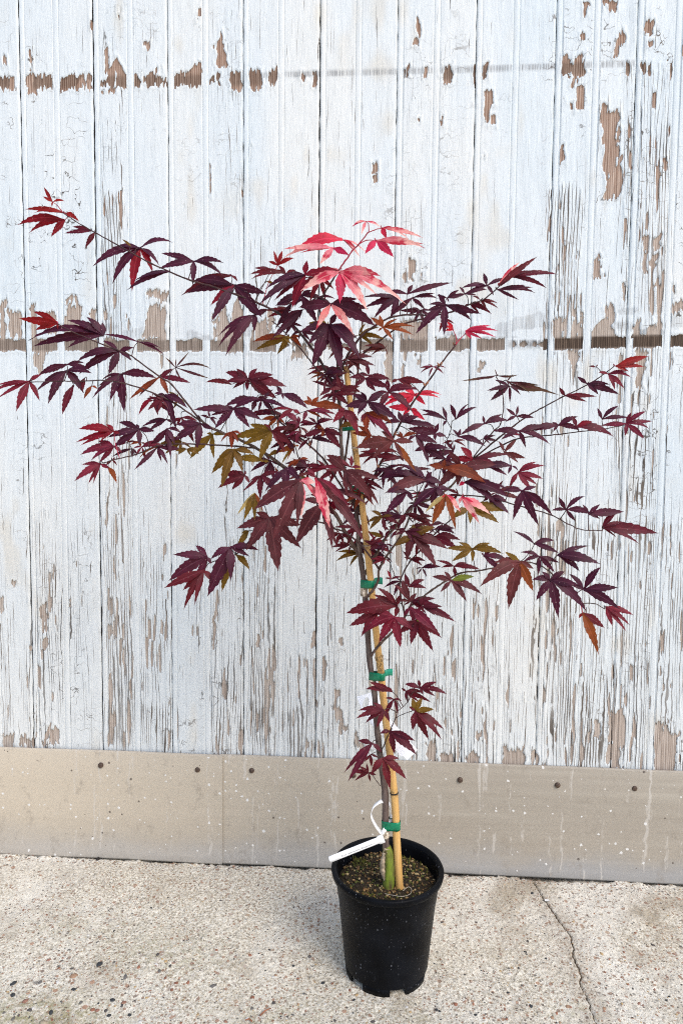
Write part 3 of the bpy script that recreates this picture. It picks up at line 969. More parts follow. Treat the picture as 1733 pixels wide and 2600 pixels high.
link('root_fibre', mesh('root_fibre', *tube(catmull(fp, 6), .0005, 5)), mat_simple('pale_fibre', (.45, .40, .33), .8), soil).matrix_parent_inverse = Matrix.Translation((-POT[0], -POT[1], 0))

# ------------------------------------------------------------------ the maple
base = at_z(984, 2254, ZS)
YT = base[1]                              # depth of the stem
tree = link('maple_tree', None, label='young purple leaved japanese maple with a thin grey trunk', cat='tree')
tree.location = tuple(base)
TINV = Matrix.Translation(-Vector(base))


def kid(name, me, mats, parent=None):
    o = link(name, me, mats, parent or tree)
    if parent is None:
        o.matrix_parent_inverse = TINV
    return o


PM = FPX / (YT - CAM[1])                  # pixels per metre at the stem
SAMPLES = []                              # (px, py, y, radius) along the wood


def branch(name, pts, r0, r1, d0=0.0, d1=None, mat=None, sides=8, reg=True, bump=.05):
    """pts: photo pixels; r in photo pixels; d: metres towards the camera."""
    d1 = d0 if d1 is None else d1
    seg = np.cumsum([0] + [math.hypot(b[0] - a[0], b[1] - a[1]) for a, b in zip(pts[:-1], pts[1:])])
    seg = seg / seg[-1]
    P3 = [at_y(p[0], p[1], YT - (d0 + (d1 - d0) * s)) for p, s in zip(pts, seg)]
    C3 = catmull(P3, 6)
    C3 = [c + np.array([random.uniform(-1, 1), random.uniform(-1, 1), random.uniform(-1, 1)]) * .0004 for c in C3]
    n_ = len(C3)
    rr = [(r0 + (r1 - r0) * i / (n_ - 1)) / PM * (1 + .06 * math.sin(i * 1.7)) for i in range(n_)]
    for i in range(0, n_, 2):              # nodes
        if r0 < 6 and i % 6 == 0:
            rr[i] *= 1.22
    o = kid(name, mesh(name, *tube(C3, rr, sides, True, bump)), mat or MTWIG)
    if reg:
        for c in C3:
            u_, v_ = to_px(c)
            SAMPLES.append((u_, v_, c[1]))
    return o


trunk_pts = [(980, 2160), (978, 2123), (978, 2072), (977, 2013), (973, 1981), (961, 1892), (955, 1834), (950, 1760), (938, 1677), (932, 1593), (927, 1522), (922, 1468), (914, 1412), (908, 1375)]
TD = [0, 0, 0, 0, 0, 0, 0, 0, 0, 0, 0, 0, 0, 0]
P3 = [at_y(p[0], p[1], YT) for p in trunk_pts]
C3 = catmull(P3, 8)
rt = np.interp(np.linspace(0, 1, len(C3)), [0, .12, .2, .4, .7, 1], [9.5, 8.5, 9.0, 7.8, 7.6, 6.6]) / PM
rt = rt * (1 + .05 * np.sin(np.arange(len(C3)) * .9))
kid('trunk', mesh('trunk', *tube(C3, rt, 14, True, .035)), MBARK)
for c in C3:
    u_, v_ = to_px(c)
    SAMPLES.append((u_, v_, c[1]))
C3 = catmull([at_y(*p, YT) for p in ((985, 2270), (985, 2250), (987, 2225), (988, 2195), (984, 2165), (980, 2148))], 6)
kid('rootstock', mesh('rootstock', *tube(C3, np.interp(np.linspace(0, 1, len(C3)), [0, .2, .5, .8, 1], [18, 15.5, 15, 14.5, 10.5]) / PM, 14, True, .05)), MGREENBARK)
C3 = catmull([at_y(*p, YT - .003) for p in ((978, 2236), (972, 2215), (971, 2195), (977, 2170), (982, 2152))], 5)
kid('callus', mesh('callus', *tube(C3, np.interp(np.linspace(0, 1, len(C3)), [0, .3, .7, 1], [5, 8, 7, 9]) / PM, 10, True, .16)), MCALLUS)

B = branch
B('stem', [(909, 1380), (909, 1351), (905, 1300), (901, 1283), (890, 1240), (873, 1190), (866, 1130), (863, 1053), (858, 1000), (848, 972)], 6.2, 4.0, 0, .02, MBARK, 10)
B('stem', [(911, 1408), (896, 1385), (877, 1354), (852, 1307), (800, 1245), (722, 1187), (686, 1160), (639, 1132), (600, 1113), (540, 1088), (507, 1065)], 5.6, 2.8, 0, .06, MTWIGG, 9)
B('branch', [(507, 1066), (470, 1018), (436, 976), (405, 956), (344, 911), (325, 899), (264, 876), (184, 842), (147, 822)], 2.4, 1.2, .06, .09)
B('branch', [(507, 1067), (440, 1022), (394, 1000), (333, 978), (268, 966), (210, 968), (153, 968), (78, 970)], 2.2, 1.0, .06, .12)
B('branch', [(650, 1138), (600, 1133), (580, 1132), (511, 1128), (450, 1127), (399, 1132), (343, 1155), (297, 1165), (262, 1176)], 2.4, 1.2, .04, .10)
B('branch', [(848, 975), (825, 938), (812, 915), (779, 867), (742, 825), (703, 793), (647, 766), (600, 748), (532, 725), (478, 710), (383, 668), (306, 626), (241, 590), (190, 560), (160, 540)], 3.8, 1.0, .02, .05)
B('branch', [(850, 978), (807, 940), (764, 887), (718, 839), (690, 815)], 1.8, 1.2, .02, .05)
B('branch', [(858, 985), (862, 951), (883, 900), (914, 857), (953, 826), (991, 806), (1041, 799), (1090, 800), (1130, 790)], 3.6, 1.5, .02, .03)
B('branch', [(911, 906), (965, 864), (1018, 826), (1080, 808), (1148, 791), (1195, 772), (1232, 757), (1282, 711), (1300, 690)], 2.4, 1.2, .01, .04)
B('branch', [(873, 1185), (888, 1080), (900, 1000), (907, 949), (913, 906), (919, 818)], 3.0, 2.0, 0, .0, MTWIGG)
B('branch', [(862, 951), (850, 900), (822, 840), (812, 790), (814, 765), (825, 742), (838, 721), (860, 685)], 2.4, 2.0, .02, .05)
B('branch', [(860, 685), (877, 661), (894, 637), (909, 622), (934, 590)], 2.0, 1.5, .05, .06, MTWIGR)
B('branch', [(934, 590), (950, 584), (968, 579)], 1.2, 1.0, .06, .06, MTWIGR)
B('branch', [(907, 622), (930, 610), (953, 611)], 1.2, 1.0, .06, .06, MTWIGR)
B('branch', [(905, 1302), (915, 1282), (938, 1233), (952, 1206), (960, 1186), (981, 1149), (1001, 1104), (1019, 1069), (1041, 1032), (1079, 979), (1114, 929), (1156, 876)], 4.0, 1.9, .01, .05, None, 9)
B('branch', [(1156, 876), (1168, 860), (1180, 848)], 1.3, 1.0, .05, .05, MTWIGR)
B('branch', [(1156, 876), (1158, 860), (1150, 838)], 1.0, .9, .05, .05, MTWIGR)
B('branch', [(901, 1285), (860, 1225), (825, 1171), (784, 1130), (760, 1111), (711, 1071), (682, 1036)], 2.6, 2.0, .01, .06)
B('branch', [(825, 1225), (790, 1205), (764, 1185), (757, 1160), (739, 1105), (725, 1075)], 1.6, 1.2, .02, .06)
B('branch', [(712, 1072), (690, 1028), (661, 999), (639, 975)], 1.3, 1.0, .06, .06)
B('branch', [(962, 1445), (919, 1387), (876, 1352), (848, 1342), (820, 1328), (781, 1320), (725, 1318), (683, 1320), (637, 1368), (599, 1407), (535, 1428)], 2.6, 1.2, .025, .05)
B('branch', [(928, 1518), (944, 1501), (960, 1473), (962, 1445), (988, 1402), (1013, 1366), (1034, 1325), (1047, 1287), (1060, 1254)], 3.6, 1.8, .012, .05, MTWIGG)
B('branch', [(922, 1465), (935, 1440), (952, 1412), (972, 1376), (983, 1359), (1003, 1338), (1026, 1308), (1053, 1282), (1090, 1268), (1141, 1237), (1175, 1195), (1198, 1165)], 4.4, 2.4, -.012, -.02, MTWIGG)
B('branch', [(1198, 1165), (1248, 1099), (1270, 1076), (1277, 1030), (1272, 985), (1259, 957)], 1.6, 1.1, -.02, -.02)
B('branch', [(1200, 1166), (1267, 1110), (1305, 1080), (1343, 1053), (1374, 1036), (1424, 1009), (1477, 984), (1516, 961), (1558, 930)], 2.2, 1.1, -.02, .0)
B('branch', [(1204, 1166), (1301, 1118), (1360, 1108), (1416, 1103), (1477, 1095), (1530, 1090), (1590, 1078)], 2.0, 1.0, -.02, .02)
B('branch', [(1095, 1262), (1108, 1235), (1114, 1214), (1122, 1170), (1129, 1133), (1137, 1110), (1145, 1087)], 1.4, .9, .0, -.01)
B('branch', [(1090, 1268), (1150, 1258), (1230, 1262), (1330, 1288), (1397, 1307), (1440, 1330), (1477, 1345), (1527, 1348)], 2.0, 1.1, .0, .04)
B('branch', [(942, 1664), (965, 1634), (1003, 1598), (1018, 1583), (1030, 1560), (1041, 1540), (1054, 1530), (1095, 1499), (1126, 1478), (1169, 1455), (1207, 1450), (1248, 1443), (1312, 1426), (1360, 1432), (1398, 1455), (1450, 1508), (1466, 1530), (1508, 1533), (1534, 1546)], 3.4, 1.0, .012, .07, MTWIGG)
B('branch', [(1026, 1560), (1016, 1510), (1016, 1473), (1039, 1427), (1067, 1397), (1105, 1353), (1143, 1320), (1165, 1300)], 2.0, 1.4, .03, .04)
B('branch', [(1002, 1462), (985, 1420), (970, 1395), (968, 1380)], 1.0, .8, .0, .01)
B('branch', [(1320, 1428), (1345, 1400), (1356, 1382)], 1.0, .8, .06, .07)
B('branch', [(966, 1910), (984, 1869), (995, 1842), (1004, 1821), (1003, 1806)], 1.5, 1.0, .01, .04)
B('branch', [(1004, 1823), (1025, 1812), (1041, 1807)], .9, .8, .04, .05)
B('branch', [(1004, 1810), (1020, 1797), (1034, 1783)], .9, .8, .04, .05)
B('branch', [(964, 1995), (955, 1982), (946, 1970)], 1.0, .8, .01, .03)
B('branch', [(1104, 1353), (1075, 1330), (1040, 1335)], .9, .8, .04, .04)
B('branch', [(1012, 1368), (1030, 1370), (1046, 1362)], .9, .8, .04, .05)

# ---- leaves: the base and lobe tips of every leaf, read off enlarged pieces of the photograph
CR = {'A': (0, 450, .3827), 'B': (500, 450, .3827), 'C': (0, 750, .3827), 'D': (400, 900, .3827), 'E': (850, 600, .3827), 'F': (850, 900, .3827),
      'G': (1133, 850, .3827), 'H': (400, 1200, .3827), 'J': (1083, 1300, .3827), 'I': (850, 1300, .2551), 'K': (800, 1650, .2551), 'L': (560, 640, .2551),
      'M': (840, 900, .2041), 'N': (580, 940, .2041), 'O': (960, 1120, .2168), 'Q': (180, 1040, .2551), 'R': (900, 640, .3316), 'S': (480, 1120, .1786), 'T': (640, 1160, .2041)}
LEAVES = """
A r 6 350,165 295,70 290,130 425,160 345,195
A r 6 432,238 185,215 240,238 520,290
A r 5 432,285 140,315 210,366 345,390 275,262
A m 5 612,356 440,371 490,330
A m 5 632,365 570,465
A p 5 930,470 640,582 760,690 880,735r 1010,625r 1050,578 1130,435 770,465
A o 5 872,462 815,415
A p 4 1285,560 1085,508 1470,568 1465,645 1280,710 1070,605
A p 6 1125,625 862,742 900,688 990,640
B m 3 230,650 -80,775 0,692 50,655 268,690
B p 5 245,718 -45,768 105,942 418,915 447,770 -10,690 100,842r
L p 3 345,625 0,925 70,1005 0,825 335,788 265,540 465,572
L p 4 715,500 550,760 560,530 640,660 820,470
L p 5 812,575 520,862 782,672 560,740 640,840
L g 2 685,850 360,970o 570,1010o 795,940 345,890 790,840
L p 8 1085,725 805,792 920,1120 1195,1150 1370,1050 1345,860 1150,620 880,910
L p 9 1095,520 800,548 955,760k 1310,810k 1510,722 1440,560 1350,470
L p 4 800,430 560,530 740,540 950,690 1000,460 900,380
L p 9 838,225 410,505 548,472m 718,540r 858,90r 600,250 470,360 1010,215r
L k 10 1190,198 1185,488h 1440,556 1798,497 1530,412 1570,240 825,372 860,230r 1090,160
L r 2 568,132 530,-5 612,-5 722,65 480,98
L m 3 505,172 345,160 408,197
L m 3 650,215 580,140 310,222 325,265 520,190 742,182
L o 3 455,290 540,330 440,312
L m 2 870,250 900,345 830,270 930,290
B k 6 1120,292 1030,330h 1090,378 1212,332 1048,300
B k 6 1222,337 1480,398 1392,406 1255,408h 1330,362h
B k 7 1188,420 1118,502h 1297,523h 1490,468 1480,440
B k 8 905,470 592,477 583,540 818,572 1002,514h 700,500
B k 7 965,414 690,470h 1116,502 1076,528 1050,470h
R p 3 330,350 75,348 155,500 180,340 275,505 90,420
R p 4 400,322 725,240 350,300 442,255 245,305 540,300
R p 3 440,350 622,356 535,440 470,405 290,480 600,320
R p 6 690,405 480,612 685,620 880,517 950,468 560,445 640,325 575,402
R p 4 705,352 632,330 792,295 832,328 720,385
R p 2 500,445 355,448 440,425 545,472 470,480
R p 5 1010,258 828,275 985,165 860,322 1150,210 925,240 1060,330
R p 5 1090,288 1247,363 1362,312 1292,255 1342,272 1180,330
R m 5 1205,192 1530,172 1450,270 1347,150 1330,226 1120,260
R k 6 1095,255 1250,90 1376,50m
R m 4 960,368 1090,428 1005,432 1085,390 900,340
R m 3 880,400 950,466 1035,470 962,390 830,430
R p 3 840,320 1000,290 760,350 930,330 800,270
R g 7 215,578 125,505 190,485 325,513 445,573 432,630 288,668 178,605
R h 6 845,605 1080,604 1062,648 965,658 1025,565 890,662 950,575
E h 5 785,622 745,568 728,628 692,580 760,610
C r 9 388,185 145,155 245,228 235,115 385,222
C p 8 690,265 225,297 255,333 465,342 680,185 465,172 580,150 520,250
C p 7 918,308 1082,390 1062,350 890,298 700,262
C p 8 790,370 525,440 545,512 725,514 870,432 885,347 690,308
C p 9 445,458 270,522 555,450 592,492 410,490
C p 10 440,500 250,632 328,707 552,642 600,516 300,562
C p 8 810,520 628,670 826,758 1025,548 685,560 735,690 660,600
C c 12 195,570 0,675 -5,592 115,757 260,692 275,525 -30,640
C m 10 490,596 420,777
C m 10 562,548 548,642 520,622
C g 9 610,600 560,683 648,622
C m 7 1062,540 1250,578 1115,652g 870,682g 930,662 1140,490
C s 6 1165,478 1100,415 1210,562 1377,546 1385,488 1250,380 1170,422
C r 7 1008,680 925,787 992,668
C p 9 1095,660 1045,692 1168,882 1045,762 1235,742 1050,655
Q r 11 430,215 95,312 135,340 125,195 310,312 480,232 360,155
Q p 10 680,192 505,135 455,352 400,268 682,342 820,212 655,150
Q c 11 430,368 138,440 300,512 230,490 290,320 500,422
Q c 11 300,540 68,692 190,715 235,713 130,548 372,582
Q g 10 370,568 447,713
Q m 9 412,503 355,552 457,552 442,478
Q p 8 612,388 430,462 612,472 655,440 460,440
Q p 9 865,372 660,572 957,527 900,507 700,480g 1092,402
Q p 9 960,188 800,352 988,446 1088,232 940,332 1030,332
Q p 7 952,98 730,166 790,202 800,110 1012,132
Q p 9 1292,138 1050,292 1257,372 1402,192 1080,150 1270,60
Q m 5 1100,80 1055,152 1242,112 1000,152 1212,302
Q o 7 1410,245 1215,457 1425,466 1512,252 1360,240
Q p 6 1382,80 1365,20 1452,97 1300,60 1442,162
Q g 6 700,328 600,352 752,352 690,372
Q m 8 560,330 480,360 600,290g 640,320
N m 8 245,115 0,35 115,-5 345,-5 522,65 662,192 557,322 235,237 0,142 75,217
D m 7 490,198 330,185 400,168
D p 8 505,358 258,365 360,402 386,484 606,480 680,432 670,298 460,340
N p 6 340,370 0,440 295,492 472,343 190,350
N p 7 665,295 603,200 682,357 945,457 580,290 835,330
N g 7 1030,430 980,330 1112,343 1395,472 940,390
N m 4 1290,215 1058,142 1422,165 1150,307 1562,272 1350,72 1225,200
N m 6 1310,300 1153,367 1312,422 1562,310 1472,422 1228,310
N c 9 802,490 540,502 640,612 887,545 720,480
N m 8 702,562 288,560 330,582 520,632 570,600
N c 10 882,660 688,540 740,652 868,580 832,722 1000,642
N c 9 970,505 928,622 1292,547 1150,592g 1262,602
M c 10 180,690 38,832 190,807 322,972 330,812 100,700
N m 8 1100,670 908,692 1000,595 1192,598 1282,622 1080,742 1150,692
N g 9 1190,740 948,822m 1068,708 1160,822 1367,945m 1387,812m 1260,730m
N o 9 540,760 108,832 215,912 400,1092 680,1002m 752,892m 300,680 702,702m 450,680m
N g 8 830,940 640,1012 682,1137o 738,1102 872,940 700,900
N c 10 872,762 738,832 840,892 892,790
N o 6 642,1008 508,1062
N g 9 52,760 0,832 40,952 112,882 150,802 -80,880
S o 10 640,118 343,437 472,627 757,432 902,178 468,182
S o 8 1060,283 690,255 1130,290
S m 8 790,480 433,657 620,677 472,475 680,428 857,592 802,423
S m 9 1020,488 773,707 1015,822 1242,772 1262,440 1180,592 860,582
S y 9 935,738 698,1032 790,1102o 930,1112o 1000,982 1052,1002g 830,832
S g 7 1240,440 1220,362 1275,410
N g 8 880,1108 743,1197 982,1108 808,1192
T p 11 430,138 188,412 412,402 547,160 580,282 230,372
H b 8 745,300 538,366 598,502 796,627 940,490 937,346 660,265
T b 16 610,288 100,607 300,932 560,822 610,700k 450,480 765,318k
T k 16 655,318 838,592 760,420
T b 16 790,258 942,802k 1162,582c 690,150c 1080,602 680,200c 880,520k
T b 12 862,588 573,1042 980,1092 1027,1052 660,542 1002,702
T b 12 1150,165 1182,472 1432,472 1542,272 850,140c 920,160 1232,412 1332,182 950,0
T b 11 950,420 1240,732 1372,572 1332,962 1162,482
T r 10 942,560 1222,722 1030,660
T c 9 1230,130 1038,20 1232,0 1342,130 1100,90
T b 10 1400,350 1552,572 1482,542 1340,420
T b 9 560,240 460,200 700,210 540,330 470,280
M m 7 470,268 438,108 517,258 368,240
M m 9 430,300 250,290 702,312 300,402 690,402 542,442
M m 10 715,470 548,482 1042,445 982,692 610,652 860,370 700,332
M m 8 830,310 1117,347 992,397 760,345
M p 12 450,590 208,642 343,737 592,747 792,792 642,488 380,480 290,502
M m 8 130,430 -5,440 342,470 75,278 330,402
M h 3 1040,500 1327,500 1312,537 1157,612 690,632 870,380 700,540 900,642
M h 4 990,680 1147,802 740,655 860,590 1062,690 900,762
M c 11 432,725 380,832 440,942g 722,1002 722,850g 550,902
M o 8 110,902 292,870 120,932
M g 9 500,1010 280,980 388,1102 348,900 562,1052
M p 7 880,840 1112,892 1272,902 1062,780 838,720 690,862 962,740
M b 12 780,1075 363,1152 543,1267 892,1292 1022,1412g 640,970 1002,1090
M g 9 890,1030 800,1002 1062,990 880,1102 850,960
M p 9 1050,1010 1152,1212 1292,1092 1140,930 960,1082
M p 6 1290,990 1180,850 1332,868 1412,1012 1290,1062 988,930
M p 6 1150,1170 1048,1202 1202,1322 1392,1292 1432,1170 1252,1110
M m 8 600,1200 440,1232 802,1212 560,1252
M m 7 880,1290 500,1300 640,1342 972,1290 780,1322 942,1250
M p 8 780,1450 600,1430 892,1410 650,1532
F p 3 740,435 580,405 578,370 712,350 715,472
F p 3 800,430 765,335 882,333 932,355 830,402
F p 4 815,545 780,500 832,495 988,607
O b 9 970,300 835,138 608,290 1322,280 1197,472 718,532 930,502 780,260
O g 10 760,310 1190,465 775,228 618,290
O m 6 1100,220 978,88r 918,195r 1472,165 1222,183 1332,262
O p 11 550,440 53,465 130,592b 313,308 722,490 618,368 130,382
O p 11 340,590 113,822 397,692 120,602
O p 10 680,540 428,752 628,722 742,682 822,570 560,480
O k 17 785,625 573,812y 942,812 650,932g 890,992g 880,832g 720,700h
O k 17 970,655 1272,837 1157,932 1080,792 948,730 1110,720h
O p 10 1010,480 1452,632 950,522h 1332,702 1100,470 1212,440
O o 9 1060,790 878,902 1070,947 1362,937 1447,820
O p 8 1290,660 1502,832 1372,807 1482,702 1230,702
O p 6 1300,310 1188,310 1482,392 1442,300
O p 5 1240,510 1502,562 1442,520 1332,562
O p 7 740,330 690,260 780,410 690,320
O m 6 250,180 70,200 30,240 290,230 350,160
O b 8 400,330 200,290 500,350 600,330 320,310
O p 7 180,380 20,420 -10,330 110,470
G p 6 500,1035 443,1217 602,1252 692,1192 378,1040 592,1010
G p 5 430,870 238,882 408,922 472,902
G c 5 470,915 587,848 642,873 627,952 592,990 557,1032 418,1002
G p 5 790,1160 700,1165 743,1078 907,1078 952,1192 850,1232
G p 5 940,1190 1157,1175 1012,1128 903,1130 1012,1222
G m 4 1030,1280 1117,1188 1377,1315 1262,1382 1120,1342 1185,1250
G s 1 330,270 113,302 318,228 467,265 250,290
G s 1 400,310 540,382 602,333 732,397 650,362 440,263
G s 1 360,365 285,382 320,432
G m 2 785,405 750,353 922,442 982,410 830,390
G p 3 930,325 868,280 1072,330 1132,392 1000,392
G c 3 1070,260 1217,285 1112,362 1172,352 1010,250 1182,240
G r 4 1120,210 1322,148 1297,212 1202,242
G m 3 990,215 943,210 1000,198
G p 2 460,540 398,490 472,473 393,577 572,550
G p 1 250,590 98,662 240,540 362,530 402,572
G p 4 480,640 318,640 522,747 368,692 672,722 642,610
G p 3 740,600 548,642 700,580 862,545 872,632 708,642
G m 4 860,610 833,545 962,580r 1092,672 880,590
G p 4 1030,560 1000,488 1132,478 1202,552
G c 5 1190,590 1312,513 1352,575 1332,622 1302,682 1183,667 1220,520 1030,602
G b 4 380,780 343,710 457,703 517,817 470,847
J p 8 710,210 578,133 640,143 832,190 867,270
J o 6 300,245 213,203 138,240 173,322 300,327 412,208 492,275
J p 7 375,290 437,243 360,270 502,397 527,320
J m 6 180,360 68,323 98,370 342,380 190,432 262,340
J b 8 160,455 43,430 118,398 302,430e 352,540 257,587 93,527
J b 10 615,330 523,268o 368,485 545,622 697,512g 702,375 450,340
J p 8 745,295 628,270 640,332 740,412 842,397 872,335
J p 9 865,285 1062,228 1132,342 1002,387 930,250
J p 9 820,450 703,450 730,577 867,687 1042,647 992,480 763,398 905,398
J p 8 1040,515 948,418 1147,373 1252,502 1262,637 960,490
J r 8 1030,670 1167,762m 1132,932g 1008,702
J c 8 1185,630 1357,680 1312,782 1225,747 1332,742
H p 7 330,560 118,545 93,707 258,488 255,702 352,602
H m 8 310,650 63,757 183,892 250,867 178,772 357,717
H p 8 480,495 343,797 485,707 662,515 360,570 602,552
H o 6 480,590 430,777
H o 6 520,545 607,642
H o 5 605,385 532,492 558,402
I b 9 770,240 613,327o 722,462 982,517 1077,352 967,163o 780,133o 700,200
I m 6 980,250 1217,277 1197,357 890,220
I o 6 470,50 333,100 358,162 500,182m 622,120m 560,38 370,-5
I m 6 700,20 962,152 862,60 650,122
I m 6 740,470 882,488 852,532 680,400 690,452
I m 7 560,670 523,588r 652,650 500,660
I m 7 735,745 698,628 872,683 892,760
I b 9 740,890 598,738 678,700 802,818 640,890
I m 8 620,930 408,833 178,997 443,775 600,1032 640,840
I m 8 430,1000 178,1117 280,1212 330,950 490,1000
I c 10 590,1045 398,993 318,1192 455,1272 645,1312 762,1162
I m 8 860,940 870,858 1042,942 1132,1042 1162,1077 982,1022 770,1072
I m 8 810,1080 653,1197 760,1287 957,1352 1027,1232 892,1085e 830,1030
I c 9 750,950 690,1032 790,1092 982,1162
I m 4 190,165 8,155 80,150
I m 5 480,250 353,203o 440,188 338,332 380,302
I m 4 430,340 300,290 400,290 530,350 350,380
I m 5 620,180 540,150 560,260 700,170 650,110
I m 5 540,180 500,260 470,140 600,120
K m 6 765,415 513,392 553,328 730,372
K m 6 1040,380 898,343 1025,298 1197,323 1292,437 1182,457 1070,447
K m 6 900,410 858,383 920,522 1025,512 1137,517 1070,430
K m 8 995,610 965,488o 1060,488o 1167,592o 1262,782 1242,880 1120,880 970,792 935,570
K m 6 780,490 698,480 690,652 820,637 857,512
K m 7 680,600 578,528 423,677 443,605 510,722 615,762 737,717
K m 6 745,810 650,832 785,1022 992,1032 977,900
K m 6 565,930 438,905 303,1207 343,1282 652,1012
K m 7 675,1075 563,1232 740,1372 892,1277 822,1080
K m 5 530,1225 368,1215 398,1302 550,1312 602,1245 438,1160 510,1128
K m 5 550,1040 490,1112 560,1162 622,1072
"""
ML = {
    'p': mat_leaf('purple', (.050, .0078, .0225), (.30, .006, .02), tfac=.12),
    'm': mat_leaf('maroon', (.080, .0078, .0165), (.42, .010, .018), tfac=.16),
    'r': mat_leaf('red', (.17, .006, .014), (.62, .01, .02), tfac=.24),
    'c': mat_leaf('crimson', (.135, .0115, .025), (.5, .03, .05), tfac=.2),
    'h': mat_leaf('hot_pink', (.50, .020, .062), (.8, .03, .07), tfac=.25),
    'k': mat_leaf('pink', (.88, .21, .235), (.9, .12, .15), tipcol=(.93, .55, .48), tfac=.25, vein=(.93, .45, .42), blot=(.50, .018, .058)),  # young pink lobes, with direct sun put into the colour as pale pink
    'o': mat_leaf('olive', (.115, .058, .008), (.45, .22, .01), tfac=.22),
    'g': mat_leaf('rust', (.17, .032, .008), (.55, .09, .01), tfac=.24),
    'b': mat_leaf('mauve_brown', (.092, .021, .024), (.35, .03, .02), tfac=.14),
    'y': mat_leaf('tan', (.34, .235, .095), (.5, .35, .1), tfac=.2),
    'e': mat_leaf('green', (.13, .15, .02), (.35, .4, .03), tfac=.2),
    's': mat_leaf('withered', (.055, .010, .014), (.2, .02, .02), tipcol=(.085, .045, .02), tfac=.08),
}
ORDER = list(ML)
MPET = MTWIGR
SA = np.array([(s[0], s[1]) for s in SAMPLES])
SD = np.array([s[2] for s in SAMPLES])
NSEG = 15


def lobe(P0, P1, nrm, W, bow, fold, tail):
    """One lance-shaped toothed lobe from the leaf base to its tip."""
    ax = P1 - P0
    L = np.linalg.norm(ax)
    a = ax / L
    w = np.cross(a, nrm)
    w /= np.linalg.norm(w) + 1e-9
    n_ = np.cross(w, a)
    V, F, U = [], [], []
    for i in range(NSEG + 1):
        t = i / NSEG
        if t < .40:
            k = t / .40
            pw = .28 + .72 * (k * k * (3 - 2 * k))
        else:
            k = (t - .40) / .60
            pw = max(0.0, (1 - k) ** tail * (1 + .75 * k))
        tooth = (1.0 + (.12 if i % 2 else -.06)) if 2 < i < NSEG - 1 else 1.0
        hw = W * pw * tooth * .5
        c = P0 + ax * t + bow * (4 * t * (1 - t)) + n_ * (.035 * L * math.sin(t * math.pi))
        fwd = a * (L / NSEG * (.5 if i % 2 else 0))
        V += [c - w * hw + n_ * hw * fold + fwd * .8, c, c + w * hw + n_ * hw * fold + fwd * .8]
        U += [(0, t), (.5, t), (1, t)]
        if i:
            b = (i - 1) * 3
            F += [(b, b + 1, b + 4, b + 3), (b + 1, b + 2, b + 5, b + 4)]
    return V, F, U


